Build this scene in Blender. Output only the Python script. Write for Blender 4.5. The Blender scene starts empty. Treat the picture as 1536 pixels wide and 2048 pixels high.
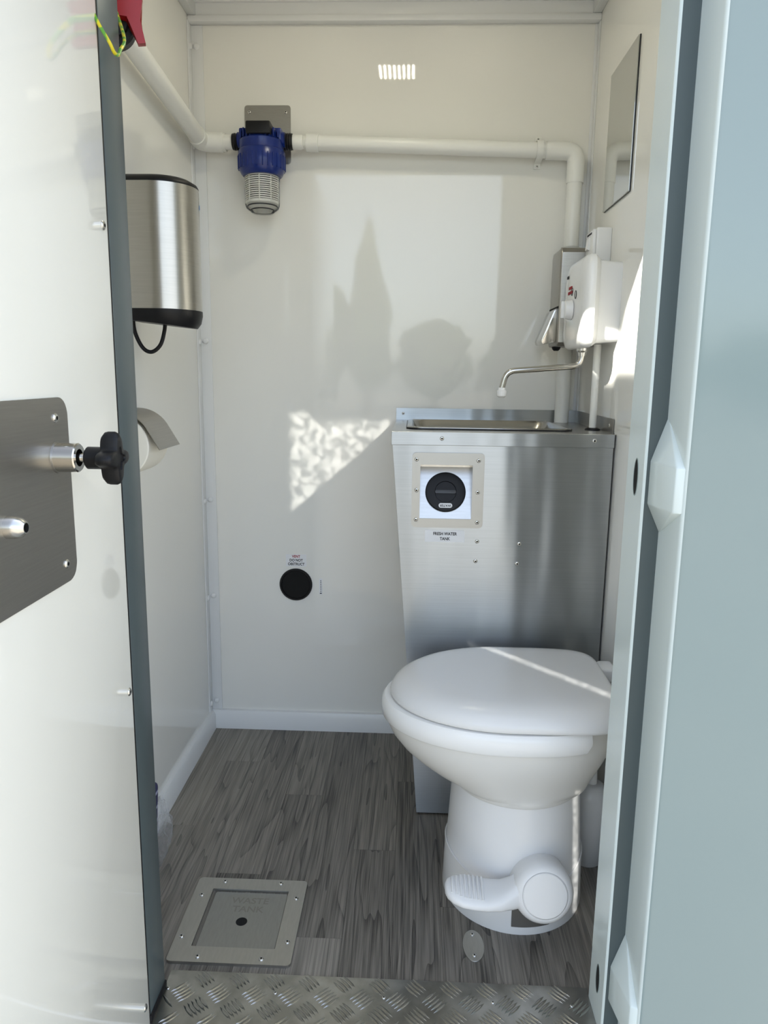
import bpy, bmesh, math, random
from mathutils import Vector, Matrix
random.seed(7)
SC = bpy.context.scene
C = SC.collection
PI = math.pi
R = math.radians

# ------------------------------------------------------------------ camera
cam_d = bpy.data.cameras.new('camera')
cam = bpy.data.objects.new('camera', cam_d); C.objects.link(cam)
cam_d.sensor_fit = 'VERTICAL'
cam_d.sensor_height = 36.0
cam_d.lens = 1483.0 / 2048.0 * 36.0
cam_d.clip_start = 0.02
_r = Vector((0.99910611, 0.04039563, 0.01245687))      # image right
_d = Vector((0.01969586, -0.18409813, -0.98271051))    # image down
_f = Vector((-0.03740393, 0.98207743, -0.18472919))    # forward
m = Matrix((( _r.x, -_d.x, -_f.x, 0.0), (_r.y, -_d.y, -_f.y, 0.0), (_r.z, -_d.z, -_f.z, 1.1), (0, 0, 0, 1)))
cam.matrix_world = m
SC.camera = cam

# ------------------------------------------------------------------ view + world
SC.view_settings.view_transform = 'Standard'
SC.view_settings.look = 'None'
SC.view_settings.gamma = 1.0
SC.view_settings.use_curve_mapping = False
SC.view_settings.exposure = 0.0
SC.cycles.use_denoising = True
SC.cycles.max_bounces = 10
SC.cycles.diffuse_bounces = 6
SC.cycles.glossy_bounces = 6
SC.cycles.transmission_bounces = 8
SC.cycles.transparent_max_bounces = 12
SC.cycles.sample_clamp_indirect = 6.0

W = bpy.data.worlds.new('sky'); SC.world = W
W.use_nodes = True
wn = W.node_tree.nodes; wl = W.node_tree.links
bg = wn['Background']
sky = wn.new('ShaderNodeTexSky')
sky.sky_type = 'NISHITA'
sky.sun_disc = False
sky.sun_elevation = R(48)
sky.sun_rotation = R(25)
sky.air_density = 1.0
sky.dust_density = 1.5
sky.ozone_density = 1.0
hz = wn.new('ShaderNodeHueSaturation')           # summer haze: paler than a clear sky
hz.inputs['Saturation'].default_value = 0.58
wl.new(sky.outputs[0], hz.inputs['Color']); wl.new(hz.outputs[0], bg.inputs[0])
bg.inputs[1].default_value = 0.68

def sun_lamp(name, direction, strength, color, angle):
    l = bpy.data.lights.new(name, 'SUN'); l.energy = strength; l.color = color; l.angle = angle
    o = bpy.data.objects.new(name, l); C.objects.link(o)
    o.rotation_euler = Vector(direction).to_track_quat('-Z', 'Y').to_euler()
    return o
# the sun stands behind the unit: its door side is in open shade, the yard is lit
sun_lamp('sun', (-0.35, -0.75, -0.95), 10.0, (1.0, 0.93, 0.82), R(0.53))

def beam_lamp(name, target, direction, xdir, w, h, dist, power, color, spread, mask=None):
    """added area lamp standing for a sun patch: a nearly parallel beam through the doorway"""
    l = bpy.data.lights.new(name, 'AREA'); l.shape = 'RECTANGLE'; l.size = w; l.size_y = h
    l.energy = power; l.color = color; l.spread = spread
    o = bpy.data.objects.new(name, l); C.objects.link(o)
    s = Vector(direction).normalized()
    X = Vector(xdir); X = (X - s * X.dot(s)).normalized()
    Z = -s; Y = Z.cross(X)
    p = Vector(target) - s * dist
    o.matrix_world = Matrix(((X.x, Y.x, Z.x, p.x), (X.y, Y.y, Z.y, p.y), (X.z, Y.z, Z.z, p.z), (0, 0, 0, 1)))
    if mask:
        l.use_nodes = True
        mask(l.node_tree)
    return o

def mnode(nt, op, a, b=None, c=None):
    n = nt.nodes.new('ShaderNodeMath'); n.operation = op
    for i, v in enumerate((a, b, c)):
        if v is None: continue
        if isinstance(v, (int, float)): n.inputs[i].default_value = v
        else: nt.links.new(v, n.inputs[i])
    return n.outputs[0]
def sstep(nt, v, lo, hi):
    n = nt.nodes.new('ShaderNodeMapRange'); n.interpolation_type = 'SMOOTHSTEP'
    nt.links.new(v, n.inputs[0])
    n.inputs[1].default_value = lo; n.inputs[2].default_value = hi
    n.inputs[3].default_value = 0.0; n.inputs[4].default_value = 1.0
    return n.outputs[0]

# ------------------------------------------------------------------ dimensions of the cabin (metres)
XL, XR, YB, ZC = -0.614, 0.4626, 2.15, 2.06
JX0, JX1 = -0.43, 0.335          # door opening
HZ = 1.89                        # underside of the door head

# right wall / heater beam: added lamp, sun patch outline cut by its mask
A1, B1 = 0.90, 0.95
def mask1(nt):
    g = nt.nodes.new('ShaderNodeNewGeometry'); s = nt.nodes.new('ShaderNodeSeparateXYZ')
    nt.links.new(g.outputs['Position'], s.inputs[0])
    px, py, pz = s.outputs
    t = mnode(nt, 'DIVIDE', mnode(nt, 'SUBTRACT', XR, px), A1)
    yw = mnode(nt, 'ADD', py, t)
    zw = mnode(nt, 'SUBTRACT', pz, mnode(nt, 'MULTIPLY', t, B1))
    # below the line z = 1.282 - 1.85 (y - 1.679)
    q = mnode(nt, 'SUBTRACT', mnode(nt, 'ADD', mnode(nt, 'MULTIPLY', mnode(nt, 'SUBTRACT', yw, 1.679), -1.85), 1.282), zw)
    q2 = mnode(nt, 'SUBTRACT', mnode(nt, 'ADD', mnode(nt, 'MULTIPLY', mnode(nt, 'SUBTRACT', yw, 1.8007), -0.9), 1.240), zw)
    k2 = mnode(nt, 'MULTIPLY', sstep(nt, q2, -0.006, 0.006), mnode(nt, 'MULTIPLY', sstep(nt, yw, 1.756, 1.762), sstep(nt, zw, 1.085, 1.095)))
    k = mnode(nt, 'MAXIMUM', mnode(nt, 'MULTIPLY', sstep(nt, q, -0.006, 0.006), sstep(nt, zw, 1.108, 1.122)), k2)
    k = mnode(nt, 'MULTIPLY', k, sstep(nt, yw, 1.40, 1.42))
    em = nt.nodes['Emission']
    nt.links.new(k, em.inputs['Strength'])
beam_lamp('added_beam_wall', (XR, 1.50, 1.40), (A1, 1.0, -B1), (0, 1, 0), 1.1, 0.9, 3.0, 34.0, (1.0, 0.96, 0.86), R(0.7), mask1)

# back wall rippled patch: added lamp, outline and ripples put in by its mask
A2, B2 = -0.30, 0.30
def mask2(nt):
    g = nt.nodes.new('ShaderNodeNewGeometry'); s = nt.nodes.new('ShaderNodeSeparateXYZ')
    nt.links.new(g.outputs['Position'], s.inputs[0])
    px, py, pz = s.outputs
    t = mnode(nt, 'SUBTRACT', YB, py)
    xw = mnode(nt, 'ADD', px, mnode(nt, 'MULTIPLY', t, A2))
    zw = mnode(nt, 'SUBTRACT', pz, mnode(nt, 'MULTIPLY', t, B2))
    q = mnode(nt, 'SUBTRACT', zw, mnode(nt, 'ADD', mnode(nt, 'MULTIPLY', mnode(nt, 'ADD', xw, 0.357), 0.881), 0.690))
    cv = nt.nodes.new('ShaderNodeCombineXYZ'); nt.links.new(xw, cv.inputs[0]); nt.links.new(zw, cv.inputs[1])
    nz = nt.nodes.new('ShaderNodeTexNoise'); nt.links.new(cv.outputs[0], nz.inputs['Vector'])
    nz.inputs['Scale'].default_value = 46.0; nz.inputs['Detail'].default_value = 1.5; nz.inputs['Distortion'].default_value = 1.0
    rip = mnode(nt, 'ADD', mnode(nt, 'MULTIPLY', sstep(nt, nz.outputs[0], 0.38, 0.64), 0.95), 0.18)
    nz2 = nt.nodes.new('ShaderNodeTexNoise'); nt.links.new(cv.outputs[0], nz2.inputs['Vector']); nz2.inputs['Scale'].default_value = 12.0
    top = mnode(nt, 'ADD', mnode(nt, 'MULTIPLY', mnode(nt, 'SUBTRACT', nz2.outputs[0], 0.5), 0.05), zw)
    k = mnode(nt, 'MULTIPLY', mnode(nt, 'MULTIPLY', sstep(nt, q, -0.002, 0.004), mnode(nt, 'SUBTRACT', 1.0, sstep(nt, xw, -0.075, -0.06))), mnode(nt, 'SUBTRACT', 1.0, sstep(nt, mnode(nt, 'SUBTRACT', top, mnode(nt, 'MULTIPLY', mnode(nt, 'SUBTRACT', 1.0, sstep(nt, xw, -0.32, -0.28)), 0.022)), 0.952, 0.972)))
    k = mnode(nt, 'MULTIPLY', k, sstep(nt, xw, -0.368, -0.345))
    k = mnode(nt, 'MULTIPLY', k, rip)
    em = nt.nodes['Emission']
    nt.links.new(k, em.inputs['Strength'])
beam_lamp('added_beam_rippled', (-0.21, YB, 0.85), (A2, 1.0, -B2), (1, 0, 0), 0.42, 0.40, 2.6, 0.42, (1.0, 0.97, 0.90), R(0.35), mask2)

# two more added lamps: thin light slivers on the toilet lid and base
def grainy(nt):
    g = nt.nodes.new('ShaderNodeNewGeometry')
    nz = nt.nodes.new('ShaderNodeTexNoise'); nt.links.new(g.outputs['Position'], nz.inputs['Vector']); nz.inputs['Scale'].default_value = 160.0
    nt.links.new(mnode(nt, 'ADD', mnode(nt, 'MULTIPLY', sstep(nt, nz.outputs[0], 0.35, 0.65), 0.9), 0.3), nt.nodes['Emission'].inputs['Strength'])
beam_lamp('added_beam_lid', (0.262, 1.518, 0.487), (0.35, 1.0, -0.62), (0.245, -0.273, 0), 0.37, 0.010, 2.4, 0.019, (1.0, 0.98, 0.92), R(0.3), grainy)
beam_lamp('added_beam_base', (0.350, 1.38, 0.14), (0.12, 1.0, -0.50), (1, 0, 0), 0.013, 0.25, 2.0, 0.020, (1.0, 0.98, 0.92), R(0.3), grainy)

# ------------------------------------------------------------------ materials
MATS = {}
def principled(name, col, rough=0.4, metal=0.0, spec=0.5, coat=0.0, trans=0.0, ior=1.45, alpha=1.0, emit=None, estr=0.0):
    if name in MATS: return MATS[name]
    mt = bpy.data.materials.new(name); mt.use_nodes = True
    b = mt.node_tree.nodes['Principled BSDF']
    b.inputs['Base Color'].default_value = (*col, 1)
    b.inputs['Roughness'].default_value = rough
    b.inputs['Metallic'].default_value = metal
    b.inputs['Specular IOR Level'].default_value = spec
    b.inputs['Coat Weight'].default_value = coat
    b.inputs['Coat Roughness'].default_value = 0.04
    b.inputs['Transmission Weight'].default_value = trans
    b.inputs['IOR'].default_value = ior
    b.inputs['Alpha'].default_value = alpha
    if emit:
        b.inputs['Emission Color'].default_value = (*emit, 1)
        b.inputs['Emission Strength'].default_value = estr
    MATS[name] = mt
    return mt
def nodes_of(mt): return mt.node_tree, mt.node_tree.nodes['Principled BSDF']
def add_noise_bump(mt, scale=(1, 1, 1), freq=200.0, dist=0.0003, strength=0.3, detail=3.0, coord='Object'):
    nt, b = nodes_of(mt)
    tc = nt.nodes.new('ShaderNodeTexCoord'); mp = nt.nodes.new('ShaderNodeMapping')
    mp.inputs['Scale'].default_value = scale
    nz = nt.nodes.new('ShaderNodeTexNoise'); nz.inputs['Scale'].default_value = freq; nz.inputs['Detail'].default_value = detail
    bp = nt.nodes.new('ShaderNodeBump'); bp.inputs['Strength'].default_value = strength; bp.inputs['Distance'].default_value = dist
    nt.links.new(tc.outputs[coord], mp.inputs[0]); nt.links.new(mp.outputs[0], nz.inputs['Vector'])
    nt.links.new(nz.outputs[0], bp.inputs['Height']); nt.links.new(bp.outputs[0], b.inputs['Normal'])
    return nz
def add_colour_noise(mt, c0, c1, scale=(1, 1, 1), freq=5.0, detail=3.0, lo=0.35, hi=0.65):
    nt, b = nodes_of(mt)
    tc = nt.nodes.new('ShaderNodeTexCoord'); mp = nt.nodes.new('ShaderNodeMapping'); mp.inputs['Scale'].default_value = scale
    nz = nt.nodes.new('ShaderNodeTexNoise'); nz.inputs['Scale'].default_value = freq; nz.inputs['Detail'].default_value = detail
    rp = nt.nodes.new('ShaderNodeValToRGB')
    rp.color_ramp.elements[0].position = lo; rp.color_ramp.elements[0].color = (*c0, 1)
    rp.color_ramp.elements[1].position = hi; rp.color_ramp.elements[1].color = (*c1, 1)
    nt.links.new(tc.outputs['Object'], mp.inputs[0]); nt.links.new(mp.outputs[0], nz.inputs['Vector'])
    nt.links.new(nz.outputs[0], rp.inputs[0]); nt.links.new(rp.outputs[0], b.inputs['Base Color'])

def steel(name, tangent, col=(0.60, 0.59, 0.57), rough=0.30, aniso=0.75, grain=(1, 1, 1)):
    mt = principled(name, col, rough, 1.0)
    nt, b = nodes_of(mt)
    b.inputs['Anisotropic'].default_value = aniso
    cv = nt.nodes.new('ShaderNodeCombineXYZ')
    for i in range(3): cv.inputs[i].default_value = tangent[i]
    nt.links.new(cv.outputs[0], b.inputs['Tangent'])
    add_noise_bump(mt, grain, 60.0, 0.0002, 0.05, 4.0)
    add_colour_noise(mt, tuple(c * 0.965 for c in col), tuple(min(1, c * 1.03) for c in col), grain, 40.0, 5.0)
    return mt

M = {}
M['wall'] = principled('white_laminate', (0.78, 0.775, 0.735), 0.035, spec=0.6)
add_noise_bump(M['wall'], (1, 1, 1), 60.0, 0.0002, 0.03, 1.0)
M['trim'] = principled('white_trim', (0.74, 0.75, 0.75), 0.28)
add_noise_bump(M['trim'], (1, 1, 1), 80.0, 0.0002, 0.08)
M['doorwhite'] = principled('door_laminate', (0.78, 0.77, 0.70), 0.05, spec=0.5)
add_noise_bump(M['doorwhite'], (1, 1, 1), 40.0, 0.0003, 0.03, 1.0)
M['paint'] = principled('pale_grey_paint', (0.215, 0.27, 0.268), 0.10, spec=0.5)
add_noise_bump(M['paint'], (1, 1, 1), 300.0, 0.0002, 0.08)
M['jamb'] = principled('frame_paint_lit', (0.60, 0.67, 0.66), 0.2)  # lit copy of the grey frame paint: light on left-facing faces put into colour
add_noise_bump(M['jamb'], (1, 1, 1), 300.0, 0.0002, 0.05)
M['paint_shaded'] = principled('frame_paint_shaded', (0.066, 0.086, 0.090), 0.34)  # shaded copy of the grey frame paint: shade put into colour
add_noise_bump(M['paint_shaded'], (1, 1, 1), 300.0, 0.0002, 0.08)
M['plastic'] = principled('white_plastic', (0.80, 0.80, 0.79), 0.16)
add_noise_bump(M['plastic'], (1, 1, 1), 400.0, 0.0001, 0.04)
M['porcelain'] = principled('pale_plastic', (0.70, 0.70, 0.695), 0.22)
add_noise_bump(M['porcelain'], (1, 1, 1), 300.0, 0.0001, 0.04)
M['bowl'] = principled('ivory_plastic', (0.66, 0.65, 0.62), 0.25)
add_noise_bump(M['bowl'], (1, 1, 1), 300.0, 0.0001, 0.04)
M['pipe'] = principled('white_pvc', (0.78, 0.78, 0.74), 0.30)
add_noise_bump(M['pipe'], (1, 1, 1), 150.0, 0.0001, 0.05)
M['steel_front'] = steel('brushed_steel_upright', (0, 0, 1), (0.385, 0.405, 0.42), 0.30, 0.85, (0.15, 1, 12))
def warp(mt, scale, freq, dist, off=0.0):
    nt, b = nodes_of(mt)
    tc = nt.nodes.new('ShaderNodeTexCoord'); mp = nt.nodes.new('ShaderNodeMapping'); mp.inputs['Scale'].default_value = scale; mp.inputs['Location'].default_value = (off, 0, 0)
    nz = nt.nodes.new('ShaderNodeTexNoise'); nz.inputs['Scale'].default_value = freq; nz.inputs['Detail'].default_value = 1.0
    bp = nt.nodes.new('ShaderNodeBump'); bp.inputs['Strength'].default_value = 1.0; bp.inputs['Distance'].default_value = dist
    nt.links.new(tc.outputs['Object'], mp.inputs[0]); nt.links.new(mp.outputs[0], nz.inputs['Vector']); nt.links.new(nz.outputs[0], bp.inputs['Height'])
    old = b.inputs['Normal'].links[0].from_node
    nt.links.new(bp.outputs[0], old.inputs['Normal'])
warp(M['steel_front'], (1, 0, 0.12), 9.0, 0.010, 1.3)      # slight buckling of the thin sheet
M['steel_frame'] = principled('matt_steel_frame', (0.40, 0.405, 0.40), 0.40, 1.0)
add_noise_bump(M['steel_frame'], (1, 1, 1), 200.0, 0.0001, 0.05)
M['steel_top'] = steel('brushed_steel_level', (0, 1, 0), (0.50, 0.495, 0.475), 0.26, 0.6, (0.3, 12, 1))
M['steel_dryer'] = steel('brushed_steel_round', (0, 0, 1), (0.50, 0.485, 0.45), 0.33, 0.75, (0.4, 0.4, 10))
M['steel_floor'] = steel('satin_steel', (1, 0, 0), (0.46, 0.45, 0.42), 0.38, 0.3, (6, 1, 1))
M['steel_lid'] = steel('worn_steel', (1, 0, 0), (0.36, 0.36, 0.345), 0.42, 0.2, (6, 1, 1))
M['steel_plate'] = steel('door_plate_steel', (0, 1, 0), (0.38, 0.365, 0.335), 0.36, 0.5, (1, 0.3, 10))
M['steel_smooth'] = principled('polished_steel', (0.60, 0.58, 0.54), 0.17, 1.0)
add_noise_bump(M['steel_smooth'], (1, 1, 1), 120.0, 0.0001, 0.05)
M['steel_sink'] = principled('sink_steel', (0.40, 0.385, 0.355), 0.22, 1.0)
add_noise_bump(M['steel_sink'], (1, 1, 1), 120.0, 0.0001, 0.05)
M['steel_tread'] = principled('tread_aluminium', (0.52, 0.515, 0.49), 0.26, 1.0)
add_colour_noise(M['steel_tread'], (0.30, 0.295, 0.275), (0.43, 0.425, 0.40), (1, 1, 1), 25.0, 4.0)
M['zinc'] = principled('zinc_screw', (0.70, 0.69, 0.66), 0.24, 1.0)
add_noise_bump(M['zinc'], (1, 1, 1), 200.0, 0.0001, 0.05)
M['black'] = principled('black_plastic', (0.007, 0.007, 0.008), 0.42, spec=0.28)
add_noise_bump(M['black'], (1, 1, 1), 300.0, 0.0001, 0.1)
M['darkgrey'] = principled('charcoal_plastic', (0.035, 0.037, 0.04), 0.35)
add_noise_bump(M['darkgrey'], (1, 1, 1), 300.0, 0.0001, 0.1)
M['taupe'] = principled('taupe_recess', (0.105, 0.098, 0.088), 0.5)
add_noise_bump(M['taupe'], (1, 1, 1), 200.0, 0.0001, 0.05)
M['void'] = principled('hollow_black', (0.004, 0.004, 0.004), 0.9)
add_noise_bump(M['void'], (1, 1, 1), 100.0, 0.0001, 0.05)
M['blue'] = principled('blue_plastic', (0.004, 0.017, 0.14), 0.28)
add_noise_bump(M['blue'], (1, 1, 1), 200.0, 0.0001, 0.05)
M['red'] = principled('red_plastic', (0.27, 0.005, 0.006), 0.35)
add_noise_bump(M['red'], (1, 1, 1), 200.0, 0.0001, 0.05)
M['clear'] = principled('clear_bowl', (0.95, 0.96, 0.95), 0.03, trans=1.0, ior=1.12)
add_noise_bump(M['clear'], (1, 1, 1), 40.0, 0.0001, 0.05)
M['mesh_white'] = principled('cartridge_white', (0.82, 0.81, 0.76), 0.45)
add_noise_bump(M['mesh_white'], (1, 1, 1), 200.0, 0.0001, 0.05)
M['mirror'] = principled('mirror_silver', (0.62, 0.63, 0.61), 0.035, 1.0)
add_noise_bump(M['mirror'], (1, 1, 1), 12.0, 0.001, 0.02, 1.0)
M['paper'] = principled('tissue_paper', (0.80, 0.78, 0.70), 0.9)
add_noise_bump(M['paper'], (1, 1, 1), 250.0, 0.0005, 0.3)
M['sticker'] = principled('sticker_white', (0.74, 0.75, 0.77), 0.45)
add_noise_bump(M['sticker'], (1, 1, 1), 100.0, 0.0001, 0.03)
M['ink'] = principled('black_ink', (0.012, 0.012, 0.014), 0.6)
add_noise_bump(M['ink'], (1, 1, 1), 100.0, 0.0001, 0.03)
M['redink'] = principled('red_ink', (0.30, 0.012, 0.02), 0.6)
add_noise_bump(M['redink'], (1, 1, 1), 100.0, 0.0001, 0.03)
M['blueink'] = principled('blue_ink', (0.02, 0.16, 0.42), 0.5)
add_noise_bump(M['blueink'], (1, 1, 1), 100.0, 0.0001, 0.03)
M['etch'] = principled('etched_steel', (0.31, 0.305, 0.285), 0.5, 1.0)
add_noise_bump(M['etch'], (1, 1, 1), 100.0, 0.0001, 0.03)
M['wire'] = principled('green_yellow_wire', (0.42, 0.46, 0.03), 0.4)
add_colour_noise(M['wire'], (0.10, 0.30, 0.03), (0.62, 0.52, 0.02), (1, 1, 1), 90.0, 0.0, 0.45, 0.55)
M['film'] = principled('clear_film', (0.92, 0.93, 0.95), 0.12, trans=0.85, ior=1.08, alpha=0.42)
add_noise_bump(M['film'], (1, 1, 1), 45.0, 0.02, 0.8, 4.0)
M['navy'] = principled('navy_print', (0.020, 0.022, 0.10), 0.4)
add_colour_noise(M['navy'], (0.018, 0.018, 0.085), (0.40, 0.42, 0.55), (1, 1, 6), 16.0, 0.0, 0.56, 0.62)
M['led'] = principled('led_lit', (1, 1, 1), 0.3, emit=(1.0, 0.93, 0.72), estr=62.0)
M['ground'] = principled('yard_concrete', (0.34, 0.31, 0.25), 0.85)
add_colour_noise(M['ground'], (0.29, 0.265, 0.215), (0.38, 0.345, 0.28), (1, 1, 1), 0.8, 6.0)
M['leaf'] = principled('dark_foliage', (0.035, 0.065, 0.022), 0.8)
add_colour_noise(M['leaf'], (0.022, 0.045, 0.016), (0.06, 0.10, 0.035), (1, 1, 1), 2.0, 5.0)
M['bark'] = principled('bark', (0.09, 0.065, 0.045), 0.9)
add_noise_bump(M['bark'], (1, 1, 0.2), 30.0, 0.01, 0.6)

def wood():
    mt = bpy.data.materials.new('grey_oak_vinyl'); mt.use_nodes = True
    nt = mt.node_tree; b = nt.nodes['Principled BSDF']
    tc = nt.nodes.new('ShaderNodeTexCoord'); oi = nt.nodes.new('ShaderNodeObjectInfo')
    off = nt.nodes.new('ShaderNodeVectorMath'); off.operation = 'MULTIPLY_ADD'
    cmb = nt.nodes.new('ShaderNodeCombineXYZ')
    for i in range(3): nt.links.new(oi.outputs['Random'], cmb.inputs[i])
    nt.links.new(cmb.outputs[0], off.inputs[0]); off.inputs[1].default_value = (13, 29, 7)
    nt.links.new(tc.outputs['Object'], off.inputs[2])
    # growth rings: distorted bands running along the plank
    mp = nt.nodes.new('ShaderNodeMapping'); mp.inputs['Scale'].default_value = (1.0, 0.11, 1.0)
    nt.links.new(off.outputs[0], mp.inputs[0])
    n1 = nt.nodes.new('ShaderNodeTexNoise'); n1.inputs['Scale'].default_value = 13.0; n1.inputs['Detail'].default_value = 2.0; n1.inputs['Distortion'].default_value = 0.4
    nt.links.new(mp.outputs[0], n1.inputs['Vector'])
    rings = mnode(nt, 'FRACT', mnode(nt, 'MULTIPLY', n1.outputs[0], 8.0))
    ring = mnode(nt, 'POWER', rings, 4.0)
    mp2 = nt.nodes.new('ShaderNodeMapping'); mp2.inputs['Scale'].default_value = (1.0, 0.02, 1.0)
    nt.links.new(off.outputs[0], mp2.inputs[0])
    n2 = nt.nodes.new('ShaderNodeTexNoise'); n2.inputs['Scale'].default_value = 330.0; n2.inputs['Detail'].default_value = 3.0
    nt.links.new(mp2.outputs[0], n2.inputs['Vector'])
    n3 = nt.nodes.new('ShaderNodeTexNoise'); n3.inputs['Scale'].default_value = 5.0; n3.inputs['Detail'].default_value = 2.0
    nt.links.new(mp.outputs[0], n3.inputs['Vector'])
    v = mnode(nt, 'SUBTRACT', mnode(nt, 'ADD', mnode(nt, 'MULTIPLY', n2.outputs[0], 0.85), mnode(nt, 'MULTIPLY', n3.outputs[0], 0.5)), mnode(nt, 'MULTIPLY', ring, 0.24))
    v = mnode(nt, 'ADD', v, mnode(nt, 'MULTIPLY', mnode(nt, 'SUBTRACT', oi.outputs['Random'], 0.5), 0.22))
    rp = nt.nodes.new('ShaderNodeValToRGB')
    rp.color_ramp.elements[0].position = 0.28; rp.color_ramp.elements[0].color = (0.045, 0.040, 0.034, 1)
    rp.color_ramp.elements[1].position = 0.95; rp.color_ramp.elements[1].color = (0.30, 0.272, 0.232, 1)
    nt.links.new(v, rp.inputs[0]); nt.links.new(rp.outputs[0], b.inputs['Base Color'])
    b.inputs['Roughness'].default_value = 0.42
    bp = nt.nodes.new('ShaderNodeBump'); bp.inputs['Strength'].default_value = 0.15; bp.inputs['Distance'].default_value = 0.0006
    nt.links.new(v, bp.inputs['Height']); nt.links.new(bp.outputs[0], b.inputs['Normal'])
    return mt
M['wood'] = wood()

# ------------------------------------------------------------------ mesh helpers (all in world metres)
def bm_new(): return bmesh.new()
def add_box(bm, lo, hi, bev=0.0, seg=2):
    vs = [bm.verts.new((x, y, z)) for x in (lo[0], hi[0]) for y in (lo[1], hi[1]) for z in (lo[2], hi[2])]
    idx = [(0, 1, 3, 2), (4, 6, 7, 5), (0, 4, 5, 1), (2, 3, 7, 6), (0, 2, 6, 4), (1, 5, 7, 3)]
    fs = [bm.faces.new([vs[i] for i in f]) for f in idx]
    if bev > 0:
        es = list({e for f in fs for e in f.edges})
        bmesh.ops.bevel(bm, geom=es, offset=bev, segments=seg, affect='EDGES', profile=0.5)
    return bm
def frame_from(axis):
    a = Vector(axis).normalized()
    t = Vector((0, 0, 1)) if abs(a.z) < 0.9 else Vector((1, 0, 0))
    u = t.cross(a).normalized(); v = a.cross(u)
    return a, u, v
def add_lathe(bm, base, axis, prof, n=32, close=True):
    """prof: [(distance along axis, radius)]"""
    a, u, v = frame_from(axis); b = Vector(base)
    rings = []
    for d, r in prof:
        if r < 1e-6: rings.append([bm.verts.new(b + a * d)])
        else: rings.append([bm.verts.new(b + a * d + (u * math.cos(2 * PI * i / n) + v * math.sin(2 * PI * i / n)) * r) for i in range(n)])
    for A, B in zip(rings, rings[1:]):
        for i in range(n):
            j = (i + 1) % n
            if len(A) == 1 and len(B) == 1: continue
            if len(A) == 1: bm.faces.new((A[0], B[j], B[i]))
            elif len(B) == 1: bm.faces.new((A[i], A[j], B[0]))
            else: bm.faces.new((A[i], A[j], B[j], B[i]))
    if close:
        if len(rings[0]) > 1: bm.faces.new(rings[0][::-1])
        if len(rings[-1]) > 1: bm.faces.new(rings[-1])
    return bm
def smooth_path(pts, k=8):
    P = [Vector(p) for p in pts]
    out = []
    for i in range(len(P) - 1):
        p0 = P[max(i - 1, 0)]; p1 = P[i]; p2 = P[i + 1]; p3 = P[min(i + 2, len(P) - 1)]
        for j in range(k):
            t = j / k
            out.append(0.5 * ((2 * p1) + (p2 - p0) * t + (2 * p0 - 5 * p1 + 4 * p2 - p3) * t * t + (3 * p1 - p0 - 3 * p2 + p3) * t ** 3))
    out.append(P[-1])
    return out
def round_path(pts, rad, k=8):
    """straight runs joined by rounded bends"""
    P = [Vector(p) for p in pts]; out = [P[0]]
    for i in range(1, len(P) - 1):
        a = (P[i - 1] - P[i]); b = (P[i + 1] - P[i])
        q = min(rad, a.length * 0.49, b.length * 0.49)
        p0 = P[i] + a.normalized() * q; p2 = P[i] + b.normalized() * q
        for j in range(k + 1):
            t = j / k
            out.append(p0 * (1 - t) ** 2 + P[i] * 2 * t * (1 - t) + p2 * t * t)
    out.append(P[-1])
    return out
def add_tube(bm, path, r, n=16, caps=True):
    P = [Vector(p) for p in path]
    a, u, v = frame_from(P[1] - P[0])
    rings = []
    for i, p in enumerate(P):
        t = (P[min(i + 1, len(P) - 1)] - P[max(i - 1, 0)]).normalized()
        u = (u - t * u.dot(t)).normalized(); v = t.cross(u)
        rr = r[i] if isinstance(r, (list, tuple)) else r
        rings.append([bm.verts.new(p + (u * math.cos(2 * PI * k / n) + v * math.sin(2 * PI * k / n)) * rr) for k in range(n)])
    for A, B in zip(rings, rings[1:]):
        for i in range(n):
            j = (i + 1) % n
            bm.faces.new((A[i], A[j], B[j], B[i]))
    if caps:
        bm.faces.new(rings[0][::-1]); bm.faces.new(rings[-1])
    return bm
def loft(bm, rings, cap0=True, cap1=True):
    vr = [[bm.verts.new(p) for p in r] for r in rings]
    n = len(vr[0])
    for A, B in zip(vr, vr[1:]):
        for i in range(n):
            j = (i + 1) % n
            bm.faces.new((A[i], A[j], B[j], B[i]))
    if cap0: bm.faces.new(vr[0][::-1])
    if cap1: bm.faces.new(vr[-1])
    return vr
def add_prism(bm, pts2d, org, U, V, depth, bev=0.0, seg=2):
    """polygon in the plane (U,V) at org, extruded by depth along U x V"""
    U = Vector(U).normalized(); V = Vector(V).normalized(); N = U.cross(V); o = Vector(org)
    A = [bm.verts.new(o + U * a + V * b) for a, b in pts2d]
    B = [bm.verts.new(o + U * a + V * b + N * depth) for a, b in pts2d]
    n = len(A)
    f0 = bm.faces.new(A[::-1]); f1 = bm.faces.new(B)
    for i in range(n):
        j = (i + 1) % n
        bm.faces.new((A[i], A[j], B[j], B[i]))
    if bev > 0:
        es = list(f1.edges)
        bmesh.ops.bevel(bm, geom=es, offset=bev, segments=seg, affect='EDGES', profile=0.5)
    return bm
def rrect(a0, b0, a1, b1, r, k=5):
    out = []
    for cx, cy, s in ((a1 - r, b0 + r, -90), (a1 - r, b1 - r, 0), (a0 + r, b1 - r, 90), (a0 + r, b0 + r, 180)):
        for i in range(k + 1):
            t = R(s + 90 * i / k)
            out.append((cx + r * math.cos(t), cy + r * math.sin(t)))
    return out
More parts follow.
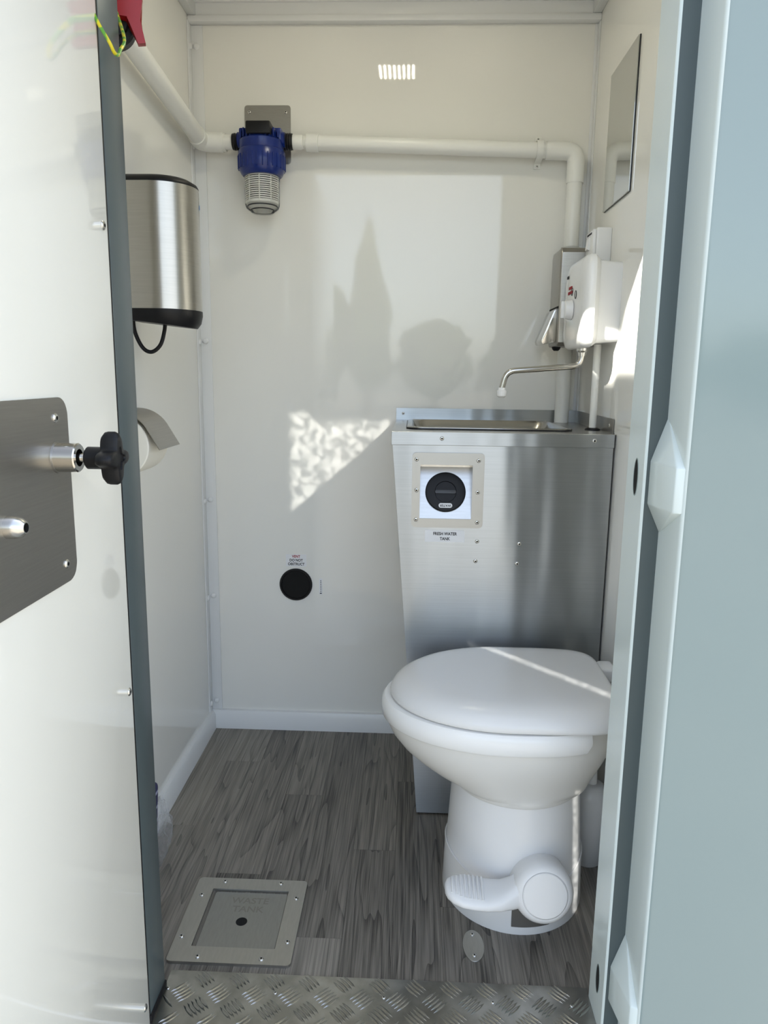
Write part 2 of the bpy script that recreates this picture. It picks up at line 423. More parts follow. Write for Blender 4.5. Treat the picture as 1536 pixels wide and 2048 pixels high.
def ring_plate(bm, outer, inner, org, U, V, depth):
    """plate with a hole; outer and inner have the same count"""
    U = Vector(U).normalized(); V = Vector(V).normalized(); N = U.cross(V); o = Vector(org)
    def mk(pts, d): return [bm.verts.new(o + U * a + V * b + N * d) for a, b in pts]
    o0, i0, o1, i1 = mk(outer, 0), mk(inner, 0), mk(outer, depth), mk(inner, depth)
    n = len(outer)
    for i in range(n):
        j = (i + 1) % n
        bm.faces.new((o1[i], o1[j], i1[j], i1[i]))
        bm.faces.new((o0[j], o0[i], i0[i], i0[j]))
        bm.faces.new((o0[i], o0[j], o1[j], o1[i]))
        bm.faces.new((i0[j], i0[i], i1[i], i1[j]))
    return bm

WLOC = {}
def finish(name, bm, mat, parent=None, smooth=True, angle=35, origin=None):
    bmesh.ops.recalc_face_normals(bm, faces=bm.faces)
    co = [v.co for v in bm.verts]
    lo = Vector((min(c.x for c in co), min(c.y for c in co), min(c.z for c in co)))
    hi = Vector((max(c.x for c in co), max(c.y for c in co), max(c.z for c in co)))
    ctr = Vector(origin) if origin else Vector(((lo.x + hi.x) / 2, (lo.y + hi.y) / 2, lo.z))
    bmesh.ops.translate(bm, verts=bm.verts, vec=-ctr)
    me = bpy.data.meshes.new(name); bm.to_mesh(me); bm.free()
    me.materials.append(mat)
    if smooth:
        me.shade_smooth(); me.set_sharp_from_angle(angle=R(angle))
    return link(name, me, ctr, parent)
def link(name, me, wloc, parent=None, rot=None):
    o = bpy.data.objects.new(name, me); C.objects.link(o)
    wloc = Vector(wloc); WLOC[o.name] = wloc
    if parent:
        o.parent = parent
        o.location = wloc - WLOC[parent.name]
    else: o.location = wloc
    if rot: o.rotation_euler = rot
    return o
def thing(name, label, cat, loc, group=None):
    o = bpy.data.objects.new(name, None); C.objects.link(o)
    o.empty_display_size = 0.05
    o.location = loc; WLOC[o.name] = Vector(loc)
    return tag(o, label, cat, group)
def tag(o, label, cat, group=None):
    o['label'] = label; o['category'] = cat
    if group: o['group'] = group
    return o
def structure(o, label=None):
    o['kind'] = 'structure'
    if label: o['label'] = label
    return o
def box_obj(name, lo, hi, mat, parent=None, bev=0.0, seg=2):
    return finish(name, add_box(bm_new(), lo, hi, bev, seg), mat, parent)
def cyl_obj(name, base, axis, prof, mat, parent=None, n=32):
    return finish(name, add_lathe(bm_new(), base, axis, prof, n), mat, parent)

# shared screw mesh: low button head with a socket
def screw_mesh(name, r, h, mat, socket=True):
    bm = bm_new()
    prof = [(0, r), (h * 0.35, r), (h * 0.8, r * 0.8), (h, r * 0.5)]
    prof += [(h, r * 0.42), (h * 0.3, r * 0.36), (h * 0.3, 0)] if socket else [(h * 1.05, 0)]
    add_lathe(bm, (0, 0, 0), (0, 0, 1), prof, 14)
    bmesh.ops.recalc_face_normals(bm, faces=bm.faces)
    me = bpy.data.meshes.new(name); bm.to_mesh(me); bm.free()
    me.materials.append(mat)
    me.materials.append(M['void'])
    if socket:
        for p in me.polygons:
            c = p.center
            if math.hypot(c.x, c.y) < r * 0.40: p.material_index = 1
    me.shade_smooth(); me.set_sharp_from_angle(angle=R(40))
    return me
SCREW = {k: screw_mesh('screw_head_%d' % k, k / 10000.0, k / 20000.0, M['zinc']) for k in (34, 42, 50, 58, 65)}
CAP = screw_mesh('rivet_head', 0.0085, 0.005, M['trim'], False)
def screw(pos, normal, parent, size=50, name='screw', me=None):
    q = Vector(normal).to_track_quat('Z', 'Y').to_euler()
    return link(name, me or SCREW[size], pos, parent, q)
def text_obj(name, body, pos, U, V, size, mat, parent, bold=0.0, depth=0.0003, align='CENTER', xs=1.0):
    cu = bpy.data.curves.new(name, 'FONT'); cu.body = body; cu.size = size; cu.align_x = align; cu.align_y = 'CENTER'
    cu.offset = bold; cu.extrude = depth; cu.space_character = 1.0
    tmp = bpy.data.objects.new(name + '_tmp', cu); C.objects.link(tmp)
    dg = bpy.context.evaluated_depsgraph_get()
    me = bpy.data.meshes.new_from_object(tmp.evaluated_get(dg))
    bpy.data.objects.remove(tmp)
    me.materials.clear(); me.materials.append(mat)
    U = Vector(U).normalized(); V = Vector(V).normalized(); N = U.cross(V)
    for v in me.vertices:
        v.co = U * (v.co.x * xs) + V * v.co.y + N * v.co.z
    return link(name, me, pos, parent)

# ================================================================== THE SETTING
# ---- outside yard
bm = bm_new(); add_box(bm, (-40, -60, -0.75), (40, 12, -0.55))
structure(finish('ground', bm, M['ground']), 'sunlit pale concrete yard around the cabin')
# ---- shell
structure(box_obj('wall_back', (XL - 0.05, YB, -0.05), (XR + 0.05, YB + 0.05, 2.16), M['wall']))
structure(box_obj('wall_left', (XL - 0.05, 1.085, -0.05), (XL, YB, 2.16), M['wall']))
structure(box_obj('wall_right', (XR, 1.085, -0.05), (XR + 0.05, YB, 2.16), M['wall']))
structure(box_obj('ceiling', (XL - 0.05, 1.085, ZC), (XR + 0.05, YB + 0.05, 2.16), M['wall']))
# front wall: left side, right side, head (inner skin), one wall
bm = bm_new()
add_box(bm, (XL, 1.10, -0.05), (JX0 - 0.012, 1.147, ZC))
add_box(bm, (JX1 + 0.012, 1.10, -0.05), (XR, 1.165, ZC))
add_box(bm, (JX0 - 0.012, 1.10, HZ + 0.012), (JX1 + 0.012, 1.165, ZC))
structure(finish('wall_front', bm, M['wall']))
# floor deck with planks
fl = structure(box_obj('floor', (XL - 0.04, 1.075, -0.05), (XR + 0.04, YB + 0.04, -0.003), M['void']))
pw = 0.0985
x = XL; col = 0
plank_meshes = {}
while x < XR - 0.005:
    x1 = min(x + pw, XR)
    y = 1.16; first = True
    offs = [0.47, 0.78, 0.30, 0.62, 0.12, 0.40, 0.70, 0.22, 0.55, 0.33, 0.66][col % 11]
    while y < YB - 0.005:
        ln = offs if first else 0.915
        first = False
        y1 = min(y + ln, YB)
        bm = add_box(bm_new(), (x + 0.0003, y + 0.0003, -0.003), (x1 - 0.0003, y1 - 0.0003, 0.0))
        finish('plank', bm, M['wood'], fl, smooth=False)
        y = y1
    x = x1; col += 1

# ---- cornice at the ceiling, three fillets
bm = bm_new()
add_box(bm, (XL, YB - 0.020, 2.013), (XR, YB, ZC), 0.001)
add_box(bm, (XL, YB - 0.026, 1.998), (XR, YB, 2.014), 0.003)
add_box(bm, (XL, YB - 0.027, 2.044), (XR, YB, ZC), 0.003)
structure(finish('trim_1', bm, M['trim']), 'stepped white cornice along the back wall')
bm = bm_new(); add_box(bm, (XL, 1.165, 2.014), (XL + 0.022, YB - 0.02, ZC), 0.002)
structure(finish('trim_2', bm, M['trim']))
bm = bm_new(); add_box(bm, (XR - 0.022, 1.165, 2.014), (XR, YB - 0.02, ZC), 0.002)
structure(finish('trim_3', bm, M['trim']))
# ---- corner angle with capped rivets
bm = bm_new()
add_box(bm, (XL, YB - 0.004, 0.06), (XL + 0.034, YB, 1.998), 0.001)
add_box(bm, (XL, YB - 0.034, 0.06), (XL + 0.004, YB, 2.0), 0.001)
tr = structure(finish('trim_4', bm, M['trim']), 'white corner angle fixed with capped rivets')
for z in (1.947, 1.70, 1.182, 0.724, 0.428, 0.088):
    screw((XL + 0.017, YB - 0.004, z), (0, -1, 0), tr, name='rivet_cap', me=CAP)
    screw((XL + 0.004, YB - 0.019, z - 0.004), (1, 0, 0), tr, name='rivet_cap', me=CAP)
bm = bm_new()
add_box(bm, (XR - 0.010, YB - 0.003, 1.0), (XR, YB, 1.998), 0.001)
add_box(bm, (XR - 0.003, YB - 0.022, 1.0), (XR, YB, 1.998), 0.001)
structure(finish('trim_5', bm, M['trim']))
# ---- skirting
bm = bm_new(); add_prism(bm, [(0, 0), (0.016, 0), (0.016, 0.045), (0.010, 0.058), (0, 0.060)], (XL, YB, 0), (0, -1, 0), (0, 0, 1), -(XR - XL))
for v in bm.verts: pass
bmx = finish('baseboard_back', bm, M['trim'])
structure(bmx)
bm = bm_new(); add_prism(bm, [(0, 0), (0.016, 0), (0.016, 0.045), (0.010, 0.058), (0, 0.060)], (XL, 1.2, 0), (1, 0, 0), (0, 0, 1), -(YB - 1.216))
structure(finish('baseboard_left', bm, M['trim']))
bm = bm_new(); add_prism(bm, [(0, 0), (0.014, 0), (0.014, 0.058), (0, 0.060)], (XR, 1.2, 0), (-1, 0, 0), (0, 0, 1), 0.5)
structure(finish('baseboard_right', bm, M['trim']))

# ---- steel door frame, right side: jamb, rebate, outer skin
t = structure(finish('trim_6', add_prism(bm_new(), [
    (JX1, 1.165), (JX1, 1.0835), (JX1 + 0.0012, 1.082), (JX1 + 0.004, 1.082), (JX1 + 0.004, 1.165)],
    (0, 0, -0.04), (1, 0, 0), (0, 1, 0), HZ + 0.10), M['jamb'], None, angle=30), 'grey painted steel door jamb with latch slots, paint lightened for daylight')
skin = [(0.364, 1.083), (0.364, 1.004)]
for i in range(7):
    a = R(180 + 90 * i / 6)
    skin.append((0.3705 + 0.0065 * math.cos(a), 1.0015 + 0.0065 * math.sin(a)))
skin += [(0.3730, 0.995), (0.80, 0.995), (0.80, 1.083)]
finish('outer_skin', add_prism(bm_new(), skin, (0, 0, -0.45), (1, 0, 0), (0, 1, 0), 2.60), M['paint'], t, angle=20)
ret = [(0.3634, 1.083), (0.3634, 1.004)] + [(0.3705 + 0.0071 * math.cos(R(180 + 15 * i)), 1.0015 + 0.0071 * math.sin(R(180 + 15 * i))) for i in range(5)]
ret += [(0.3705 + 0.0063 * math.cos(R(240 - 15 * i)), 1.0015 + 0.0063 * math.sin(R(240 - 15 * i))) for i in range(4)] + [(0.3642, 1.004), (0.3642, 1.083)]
finish('frame_return_lit', add_prism(bm_new(), ret, (0, 0, -0.45), (1, 0, 0), (0, 1, 0), 2.60), M['jamb'], t, angle=20)  # lightened paint on the bend stands for its bright edge reflection
finish('rebate_face', add_box(bm_new(), (JX1 + 0.004, 1.083, -0.45), (0.80, 1.0995, 2.15)), M['paint_shaded'], t)  # rebate shade painted in with the darkened frame paint
for dz in (0.0, -0.84):
    bm = bm_new()
    T = bm.verts.new((0.3645, 1.083, 1.046 + dz)); Bq = bm.verts.new((0.3645, 1.083, 0.871 + dz))
    P1 = bm.verts.new((0.343, 1.083, 0.979 + dz)); P4 = bm.verts.new((0.343, 1.083, 0.917 + dz))
    P2 = bm.verts.new((0.353, 1.003, 0.979 + dz)); P3 = bm.verts.new((0.353, 1.003, 0.917 + dz))
    Q1 = bm.verts.new((0.3645, 0.998, 0.979 + dz)); Q2 = bm.verts.new((0.3645, 0.998, 0.917 + dz))
    for f in ((T, P1, P2), (T, P2, Q1), (P1, P4, P3, P2), (P2, P3, Q2, Q1), (P4, Bq, P3), (P3, Bq, Q2), (T, Q1, Q2, Bq), (T, Bq, P4, P1)):
        bm.faces.new(f)
    bmesh.ops.bevel(bm, geom=list(bm.edges), offset=0.0022, segments=2, affect='EDGES', profile=0.5)
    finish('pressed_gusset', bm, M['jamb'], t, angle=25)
for z, hh in ((0.951, 0.027), (0.082, 0.026)):
    bm = bm_new()
    pts = [(0.0095 * math.cos(2 * PI * i / 24), hh * math.sin(2 * PI * i / 24)) for i in range(24)]
    add_prism(bm, pts, (JX1 + 0.0005, 1.118, z), (0, 1, 0), (0, 0, 1), -0.0008)
    s = finish('latch_slot', bm, M['void'], t)
    bm = bm_new()
    out = [(a * 1.18, b * 1.06) for a, b in pts]
    ring_plate(bm, out, pts, (JX1 + 0.0004, 1.118, z), (0, 1, 0), (0, 0, 1), -0.0010)
    finish('slot_rim', bm, M['paint'], s)
# ---- door frame, left side and head
t = structure(box_obj('trim_7', (JX0 - 0.012, 1.074, 0.0), (JX0, 1.147, HZ + 0.06), M['paint_shaded'], None, 0.0012), 'hinge-side door jamb, grey frame paint darkened for shade')
box_obj('rubber_stop', (JX0 - 0.012, 1.070, -0.05), (JX0 + 0.003, 1.149, 0.014), M['black'], t, 0.002)
finish('outer_skin', add_box(bm_new(), (-0.95, 0.995, -0.45), (-0.486, 1.083, 2.15), 0.004), M['paint'], t)
finish('rebate_face', add_box(bm_new(), (-0.95, 1.083, -0.45), (JX0 - 0.012, 1.0995, 2.15)), M['paint_shaded'], t)
t = structure(box_obj('trim_8', (JX0 - 0.012, 1.083, HZ), (JX1 + 0.004, 1.165, HZ + 0.012), M['paint'], None, 0.001), 'painted steel door head')
finish('outer_skin', add_box(bm_new(), (-0.486, 0.995, HZ + 0.03), (0.364, 1.0995, 2.15), 0.003), M['paint'], t)
box_obj('sill_skin', (-0.486, 1.0, -0.45), (0.364, 1.07, -0.055), M['paint'], t, 0.003)

# ---- door, opened outwards at a right angle
dr = structure(finish('door_1', add_box(bm_new(), (-0.468, 0.30, -0.02), (JX0, 1.069, HZ + 0.01), 0.0015), M['doorwhite']), 'white laminate door panel standing open')
finish('hinge_seal', add_box(bm_new(), (-0.470, 1.069, -0.02), (JX0 - 0.0005, 1.0735, HZ + 0.01)), M['black'], dr)
for y, z in ((1.052, 1.293), (1.055, 0.612), (1.05, 0.05)):
    screw((JX0, y, z), (1, 0, 0), dr, 65)
pl = finish('latch_plate', add_prism(bm_new(), rrect(0.60, 0.838, 0.905, 1.066, 0.020), (JX0, 0, 0), (0, 1, 0), (0, 0, 1), 0.003, 0.0006, 1), M['steel_plate'], dr)
for y, z in ((0.872, 1.042), (0.876, 0.862), (0.635, 1.042), (0.635, 0.862)):
    screw((JX0 + 0.003, y, z), (1, 0, 0), pl, 58)
screw((JX0 + 0.003, 0.752, 0.934), (1, 0, 0), pl, name='through_bolt', me=screw_mesh('bolt_head', 0.0125, 0.020, M['zinc']))
HB = Vector((JX0 + 0.003, 0.872, 0.995))
bs = cyl_obj('latch_boss', HB, (1, 0, 0), [(0, 0.0175), (0.0255, 0.0175), (0.027, 0.016), (0.027, 0.0105), (0.010, 0.0105), (0.010, 0)], M['steel_smooth'], dr)
cyl_obj('boss_bore', HB + Vector((0.0101, 0, 0)), (1, 0, 0), [(0, 0.0104), (0.0006, 0.0104)], M['void'], bs)
cyl_obj('weld_bead', HB, (1, 0, 0), [(0, 0.0190), (0.0022, 0.0185), (0.0022, 0.0176)], M['steel_plate'], bs)
kb = cyl_obj('latch_pin', HB + Vector((0.004, 0, 0)), (1, 0, 0), [(0, 0.0055), (0.05, 0.0055)], M['steel_smooth'], dr, 20)
bm = bm_new()
add_lathe(bm, HB + Vector((0.036, 0, 0)), (1, 0, 0), [(0, 0.011), (0.002, 0.0135), (0.020, 0.0135), (0.026, 0.016)], 28)
lob = []
for i in range(96):
    a = 2 * PI * i / 96
    r = 0.0165 + 0.0155 * (0.5 + 0.5 * math.cos(4 * a)) ** 1.3
    lob.append((a, r))
rings = []
for d, s in ((0.020, 0.82), (0.024, 0.97), (0.028, 1.0), (0.036, 1.0), (0.040, 0.93), (0.0415, 0.80)):
    rings.append([HB + Vector((0.036 + d, r * s * math.sin(a), r * s * math.cos(a))) for a, r in lob])
rings.append([HB + Vector((0.036 + 0.0415, r * 0.45 * math.sin(a), r * 0.45 * math.cos(a))) for a, r in lob])
rings.append([HB + Vector((0.036 + 0.0395, r * 0.42 * math.sin(a), r * 0.42 * math.cos(a))) for a, r in lob])
loft(bm, rings)
finish('star_knob', bm, M['black'], dr, angle=50)

# ================================================================== THRESHOLD AND FLOOR FITTINGS
tp = thing('tread_plate', 'aluminium five-bar tread plate across the door threshold', 'tread plate', (0, 1.125, 0))
bm = bm_new(); add_prism(bm, [(1.183, 0.0), (1.183, 0.0025), (1.066, 0.0025), (1.0625, 0.0005), (1.062, -0.003), (1.062, -0.05), (1.065, -0.05), (1.065, 0.0)][::-1],
    (JX0 + 0.0, 0, 0), (0, 1, 0), (0, 0, 1), JX1 - JX0)
finish('sheet', bm, M['steel_tread'], tp, angle=20)
def lens_bar():
    bm = bm_new()
    L, w, h = 0.0185, 0.0030, 0.0016
    n = 6
    top, bot, rid = [], [], []
    for i in range(1, n):
        u = -1 + 2 * i / n
        k = 1 - u * u
        top.append(bm.verts.new((u * L, w * k, 0))); bot.append(bm.verts.new((u * L, -w * k, 0))); rid.append(bm.verts.new((u * L, 0, h * min(1, k * 1.5))))
    a = bm.verts.new((-L, 0, 0)); b = bm.verts.new((L, 0, 0))
    for S, flip in ((top, False), (bot, True)):
        seq = [(a, S[0], rid[0])] + [(S[i], S[i + 1], rid[i + 1], rid[i]) for i in range(len(S) - 1)] + [(S[-1], b, rid[-1])]
        for f in seq: bm.faces.new(f if not flip else f[::-1])
    bmesh.ops.recalc_face_normals(bm, faces=bm.faces)
    me = bpy.data.meshes.new('raised_bar'); bm.to_mesh(me); bm.free(); me.materials.append(M['steel_tread'])
    me.shade_smooth(); me.set_sharp_from_angle(angle=R(60))
    return me
LB = lens_bar()
pitch = 0.0644
for kind, ox, oy, ang in ((0, -0.393, 1.136, 45), (1, -0.393 + pitch / 2, 1.136 + pitch / 2, -45)):
    for i in range(-1, 13):
        for j in range(-2, 2):
            cx, cy = ox + i * pitch, oy + j * pitch
            for k in range(-2, 3):
                d = Vector((-math.sin(R(ang)), math.cos(R(ang)))) * 0.0072 * k
                px, py = cx + d.x, cy + d.y
                if JX0 + 0.012 < px < JX1 - 0.012 and 1.072 < py < 1.176:
                    link('raised_bar', LB, (px, py, 0.0025), tp, (0, 0, R(ang)))
for x in (-0.423, -0.228, -0.033, 0.161, 0.30): screw((x, 1.141, 0.0026), (0, 0, 1), tp, 34)

ht = thing('waste_hatch', 'square steel waste tank hatch with finger hole set in the plank floor', 'hatch', (-0.329, 1.318, 0))
N5 = 6
bm = bm_new(); ring_plate(bm, rrect(-0.448, 1.200, -0.211, 1.436, 0.009), rrect(-0.410, 1.239, -0.247, 1.402, 0.002), (0, 0, 0.0), (1, 0, 0), (0, 1, 0), 0.006)
hf = finish('hatch_frame', bm, M['steel_floor'], ht)
for x, y in ((-0.39, 1.424), (-0.268, 1.424), (-0.429, 1.38), (-0.228, 1.38), (-0.436, 1.262), (-0.226, 1.258), (-0.39, 1.213), (-0.268, 1.213)):
    screw((x, y, 0.006), (0, 0, 1), hf, 50)
n = 24
lidp = finish('hatch_lid', add_prism(bm_new(), rrect(-0.4025, 1.2415, -0.2490, 1.3985, 0.005), (0, 0, -0.0005), (1, 0, 0), (0, 1, 0), 0.0012), M['steel_lid'], ht)
cyl_obj('finger_hole', (-0.329, 1.314, 0.0007), (0, 0, 1), [(0, 0.0115), (0.0004, 0.0115)], M['void'], lidp, 28)
box_obj('hatch_gap', (-0.410, 1.239, -0.001), (-0.247, 1.402, -0.0002), M['void'], ht)
text_obj('lettering', 'WASTE', (-0.324, 1.374, 0.0007), (1, 0, 0), (0, 1, 0), 0.024, M['etch'], lidp, 0.0004, 0.0001)
text_obj('lettering', 'TANK', (-0.324, 1.349, 0.0007), (1, 0, 0), (0, 1, 0), 0.024, M['etch'], lidp, 0.0004, 0.0001)

ov = thing('oval_cover', 'small oval steel cover plate screwed to floor before the toilet', 'cover plate', (0.137, 1.275, 0))
bm = bm_new(); add_prism(bm, [(0.0205 * math.cos(2 * PI * i / 40), 0.041 * math.sin(2 * PI * i / 40)) for i in range(40)], (0.137, 1.275, 0), (1, 0, 0), (0, 1, 0), 0.002, 0.0006, 1)
finish('plate', bm, M['steel_floor'], ov)
for dy in (0.028, -0.026): screw((0.137, 1.275 + dy, 0.002), (0, 0, 1), ov, 42)

# ================================================================== TOILET (faces left, back to the right wall)
tl = thing('toilet', 'white plastic pedal-flush toilet with closed lid before the steel cabinet', 'toilet', (0.233, 1.46, 0))
TY = 1.465
def plan(xf, xb, hw, z, xc=None, nb=2.6, nf=2.0, N=72, zf=None, cy=TY):
    """plan curve: pointed-oval front (left), squarer back (right)"""
    xc = xc if xc is not None else xf + hw * 1.22
    pts = []
    for i in range(N):
        a = 2 * PI * i / N
        c, s = math.cos(a), math.sin(a)
        if c >= 0:
            x = xc + (xb - xc) * abs(c) ** (2 / nb); y = hw * math.copysign(abs(s) ** (2 / nb), s)
        else:
            x = xc - (xc - xf) * abs(c) ** (2 / nf); y = hw * math.copysign(abs(s) ** (2 / nf), s)
        pts.append(Vector((x, cy + y, z)))
    return pts
bm = bm_new()
rings = []
for z, rx, ry in ((0, 0.1485, 0.1555), (0.006, 0.1490, 0.1560), (0.03, 0.1480, 0.1545), (0.098, 0.1455, 0.1500), (0.102, 0.1435, 0.1475),
                  (0.15, 0.1405, 0.1425), (0.20, 0.1375, 0.1375), (0.25, 0.1345, 0.1330), (0.272, 0.1335, 0.1315)):
    rings.append([Vector((0.2325 + rx * math.cos(2 * PI * i / 72), TY + ry * math.sin(2 * PI * i / 72), z)) for i in range(72)])
loft(bm, rings)
base = finish('base', bm, M['porcelain'], tl, angle=60)
# groove lip between base and bowl, and bowl
bm = bm_new()
rings = []
prof = [(0.262, 0.1350, 0.1350), (0.266, 0.1375, 0.1375), (0.272, 0.1375, 0.1375)]
for z, a, b in prof: rings.append([Vector((0.2325 + a * math.cos(2 * PI * i / 72), TY + b * math.sin(2 * PI * i / 72), z)) for i in range(72)])
bowl_prof = [(0.276, 0.088, 0.378, 0.138), (0.286, 0.070, 0.382, 0.141), (0.300, 0.040, 0.388, 0.147), (0.318, 0.012, 0.396, 0.155), (0.340, -0.014, 0.406, 0.165), (0.365, -0.034, 0.416, 0.1735), (0.385, -0.043, 0.422, 0.177), (0.400, -0.047, 0.425, 0.178)]
for z, xf, xb, hw in bowl_prof: rings.append(plan(xf, xb, hw, z, xc=0.20))
rings.append(plan(-0.047, 0.425, 0.178, 0.436, xc=0.20))
loft(bm, rings)
finish('bowl', bm, M['bowl'], tl, angle=50)
# rim band: ends with a rounded step before the hinge
bm = bm_new()
outer, inner = [], []
N = 90
def rim_pt(u, off, z):
    # u in -1..1 from the back end of the near side round the front to the far side
    a = PI - u * 2.16
    c, s = math.cos(a), math.sin(a)
    xc = 0.20
    if c >= 0:
        x = xc + (0.425 - xc + off) * abs(c) ** (2 / 2.6); y = (0.178 + off) * math.copysign(abs(s) ** (2 / 2.6), s)
    else:
        x = xc - (xc + 0.047 + off) * abs(c); y = (0.178 + off) * s
    return Vector((x, TY + y, z))
rows = []
for i in range(N + 1):
    u = -1 + 2 * i / N
    e = 1 - abs(u)
    zl = 0.400 + 0.012 * max(0, 1 - e / 0.02) ** 2
    rows.append([rim_pt(u, o, z) for o, z in ((-0.010, zl - 0.003), (0.004, zl - 0.002), (0.0075, zl + 0.002), (0.0085, 0.420), (0.0065, 0.434), (0.002, 0.4395), (-0.012, 0.4405))])
vr = [[bm.verts.new(p) for p in r] for r in rows]
for A, B in zip(vr, vr[1:]):
    for i in range(len(A) - 1): bm.faces.new((A[i], A[i + 1], B[i + 1], B[i]))
    bm.faces.new((A[-1], A[0], B[0], B[-1]))
bm.faces.new(vr[0]); bm.faces.new(vr[-1][::-1])
finish('seat_rim', bm, M['plastic'], tl, angle=40)
# lid
bm = bm_new()
rings = []
for z, ins in ((0.4415, 0.004), (0.4435, 0.0005), (0.449, 0.0), (0.457, 0.0025), (0.4655, 0.008), (0.4735, 0.0175), (0.480, 0.031), (0.4845, 0.050), (0.487, 0.080), (0.488, 0.12)):
    rings.append(plan(-0.038 + ins * 1.15, 0.4185 - ins * 0.16, 0.1815 - ins * 0.72, z, xc=0.20, nb=5.5, cy=TY + 0.002 + ins * 0.26))
loft(bm, rings)
lid = finish('lid', bm, M['porcelain'], tl, angle=60)
box_obj('hinge_block', (0.420, 1.545, 0.436), (0.456, 1.600, 0.470), M['plastic'], tl, 0.008, 3)
box_obj('hinge_block', (0.420, 1.335, 0.436), (0.456, 1.390, 0.470), M['plastic'], tl, 0.008, 3)
for i in range(5):
    box_obj('embossed_mark', (0.376, 1.556 - 0.0085 * i, 0.4832), (0.394, 1.5585 - 0.0085 * i, 0.4846), M['porcelain'], lid, 0.0004, 1)
# skirt seam line
bm = bm_new()
add_tube(bm, [Vector((0.2325 + 0.1450 * math.cos(a), TY + 0.1492 * math.sin(a), 0.100 + 0.012 * math.cos(2 * a))) for a in [2 * PI * i / 72 for i in range(73)]], 0.0016, 6, False)
finish('seam_bead', bm, M['porcelain'], base)
# cut-out at the foot of the base
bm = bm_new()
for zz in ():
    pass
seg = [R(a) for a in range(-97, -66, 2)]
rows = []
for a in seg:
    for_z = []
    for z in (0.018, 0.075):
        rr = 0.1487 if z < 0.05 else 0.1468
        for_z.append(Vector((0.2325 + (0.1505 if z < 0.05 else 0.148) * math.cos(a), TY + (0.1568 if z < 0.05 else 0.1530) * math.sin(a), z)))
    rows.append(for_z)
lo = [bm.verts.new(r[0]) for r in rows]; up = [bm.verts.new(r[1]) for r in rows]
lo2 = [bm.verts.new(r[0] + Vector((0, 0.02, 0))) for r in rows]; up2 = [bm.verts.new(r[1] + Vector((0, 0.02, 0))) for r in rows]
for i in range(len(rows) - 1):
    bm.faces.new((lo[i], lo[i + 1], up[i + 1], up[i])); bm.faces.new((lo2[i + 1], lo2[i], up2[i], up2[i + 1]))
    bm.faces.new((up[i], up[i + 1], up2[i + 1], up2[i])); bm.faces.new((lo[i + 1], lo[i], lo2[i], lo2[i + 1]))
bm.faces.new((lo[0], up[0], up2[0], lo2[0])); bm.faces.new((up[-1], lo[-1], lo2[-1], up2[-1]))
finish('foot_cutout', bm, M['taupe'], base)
# pedal
pd = None
HC = Vector((0.268, 1.262, 0.126))           # centre of the cap
ax = Vector((0.04, -0.966, 0.255)).normalized()
bm = bm_new()
add_lathe(bm, HC - ax * 0.085, ax, [(0, 0.0585), (0.040, 0.0590), (0.060, 0.0590), (0.072, 0.0572), (0.080, 0.0525), (0.0845, 0.0465), (0.085, 0.0440), (0.0835, 0.0436), (0.0835, 0)], 48)
pd = finish('pedal', bm, M['porcelain'], tl, angle=40)
cyl_obj('pedal_cap', HC - ax * 0.0015, ax, [(0, 0.0428), (0.0022, 0.0428), (0.0035, 0.0412), (0.0042, 0.030), (0.0045, 0)], M['porcelain'], pd, 48)
# arm: lofted sections from hub to pad
bm = bm_new()
secs = [  # centre, half length across (along y), half thickness, tilt
    ((0.258, 1.302, 0.130), 0.028, 0.040), ((0.232, 1.293, 0.121), 0.027, 0.033), ((0.208, 1.284, 0.114), 0.027, 0.023),
    ((0.185, 1.278, 0.112), 0.030, 0.016), ((0.160, 1.275, 0.114), 0.033, 0.013), ((0.135, 1.274, 0.118), 0.035, 0.012),
    ((0.112, 1.274, 0.121), 0.034, 0.012), ((0.094, 1.275, 0.123), 0.028, 0.0115), ((0.083, 1.276, 0.124), 0.019, 0.010), ((0.078, 1.276, 0.124), 0.008, 0.006)]
rings = []
for c, hw, th in secs:
    rg = []
    for i in range(28):
        a = 2 * PI * i / 28
        cc, ss = math.cos(a), math.sin(a)
        rg.append(Vector(c) + Vector((0, hw * math.copysign(abs(cc) ** 0.75, cc), th * math.copysign(abs(ss) ** 0.8, ss) + 0.22 * hw * cc)))
    rings.append(rg)
loft(bm, rings)
bmesh.ops.subdivide_edges(bm, edges=[], cuts=0)
finish('pedal_arm', bm, M['porcelain'], pd, angle=60)
for i in range(8):
    x = 0.092 + 0.0082 * i
    hw = 0.014 + 0.018 * math.sin(min(1, (i + 1.2) / 5) * PI / 2)
    z0 = 0.123 - (x - 0.085) * 0.10 + 0.0125
    bm = bm_new(); add_tube(bm, [(x, 1.275 + s * hw * 0.80, z0 + 0.22 * hw * s * 0.80 + (0.0002 if abs(s) < 0.7 else -0.0022 * abs(s))) for s in (-1, -0.6, -0.2, 0.2, 0.6, 1)], 0.0026, 8)
    finish('pedal_rib', bm, M['porcelain'], pd)

# canister behind the toilet
cn = thing('brush_canister', 'off-white plastic canister on floor between toilet base and right wall', 'canister', (0.420, 1.555, 0))
cyl_obj('body', (0.419, 1.555, 0.0), (0, 0, 1), [(0, 0.030), (0.004, 0.033), (0.165, 0.039), (0.175, 0.038), (0.192, 0.026), (0.195, 0.020), (0.195, 0)], M['porcelain'], cn)
cyl_obj('neck', (0.419, 1.555, 0.1951), (0, 0, 1), [(0, 0.012), (0.05, 0.010)], M['plastic'], cn, 20)

# ================================================================== STEEL CABINET WITH SINK
CY = 1.712
cb = thing('tank_cabinet', 'tapered brushed steel cabinet housing the fresh water tank behind toilet', 'cabinet', (0.21, 1.93, 0))
FX0, FX1 = -0.001, 0.166     # filler frame outer
OX0, OX1, OZ0, OZ1 = 0.018, 0.139, 0.765, 0.892
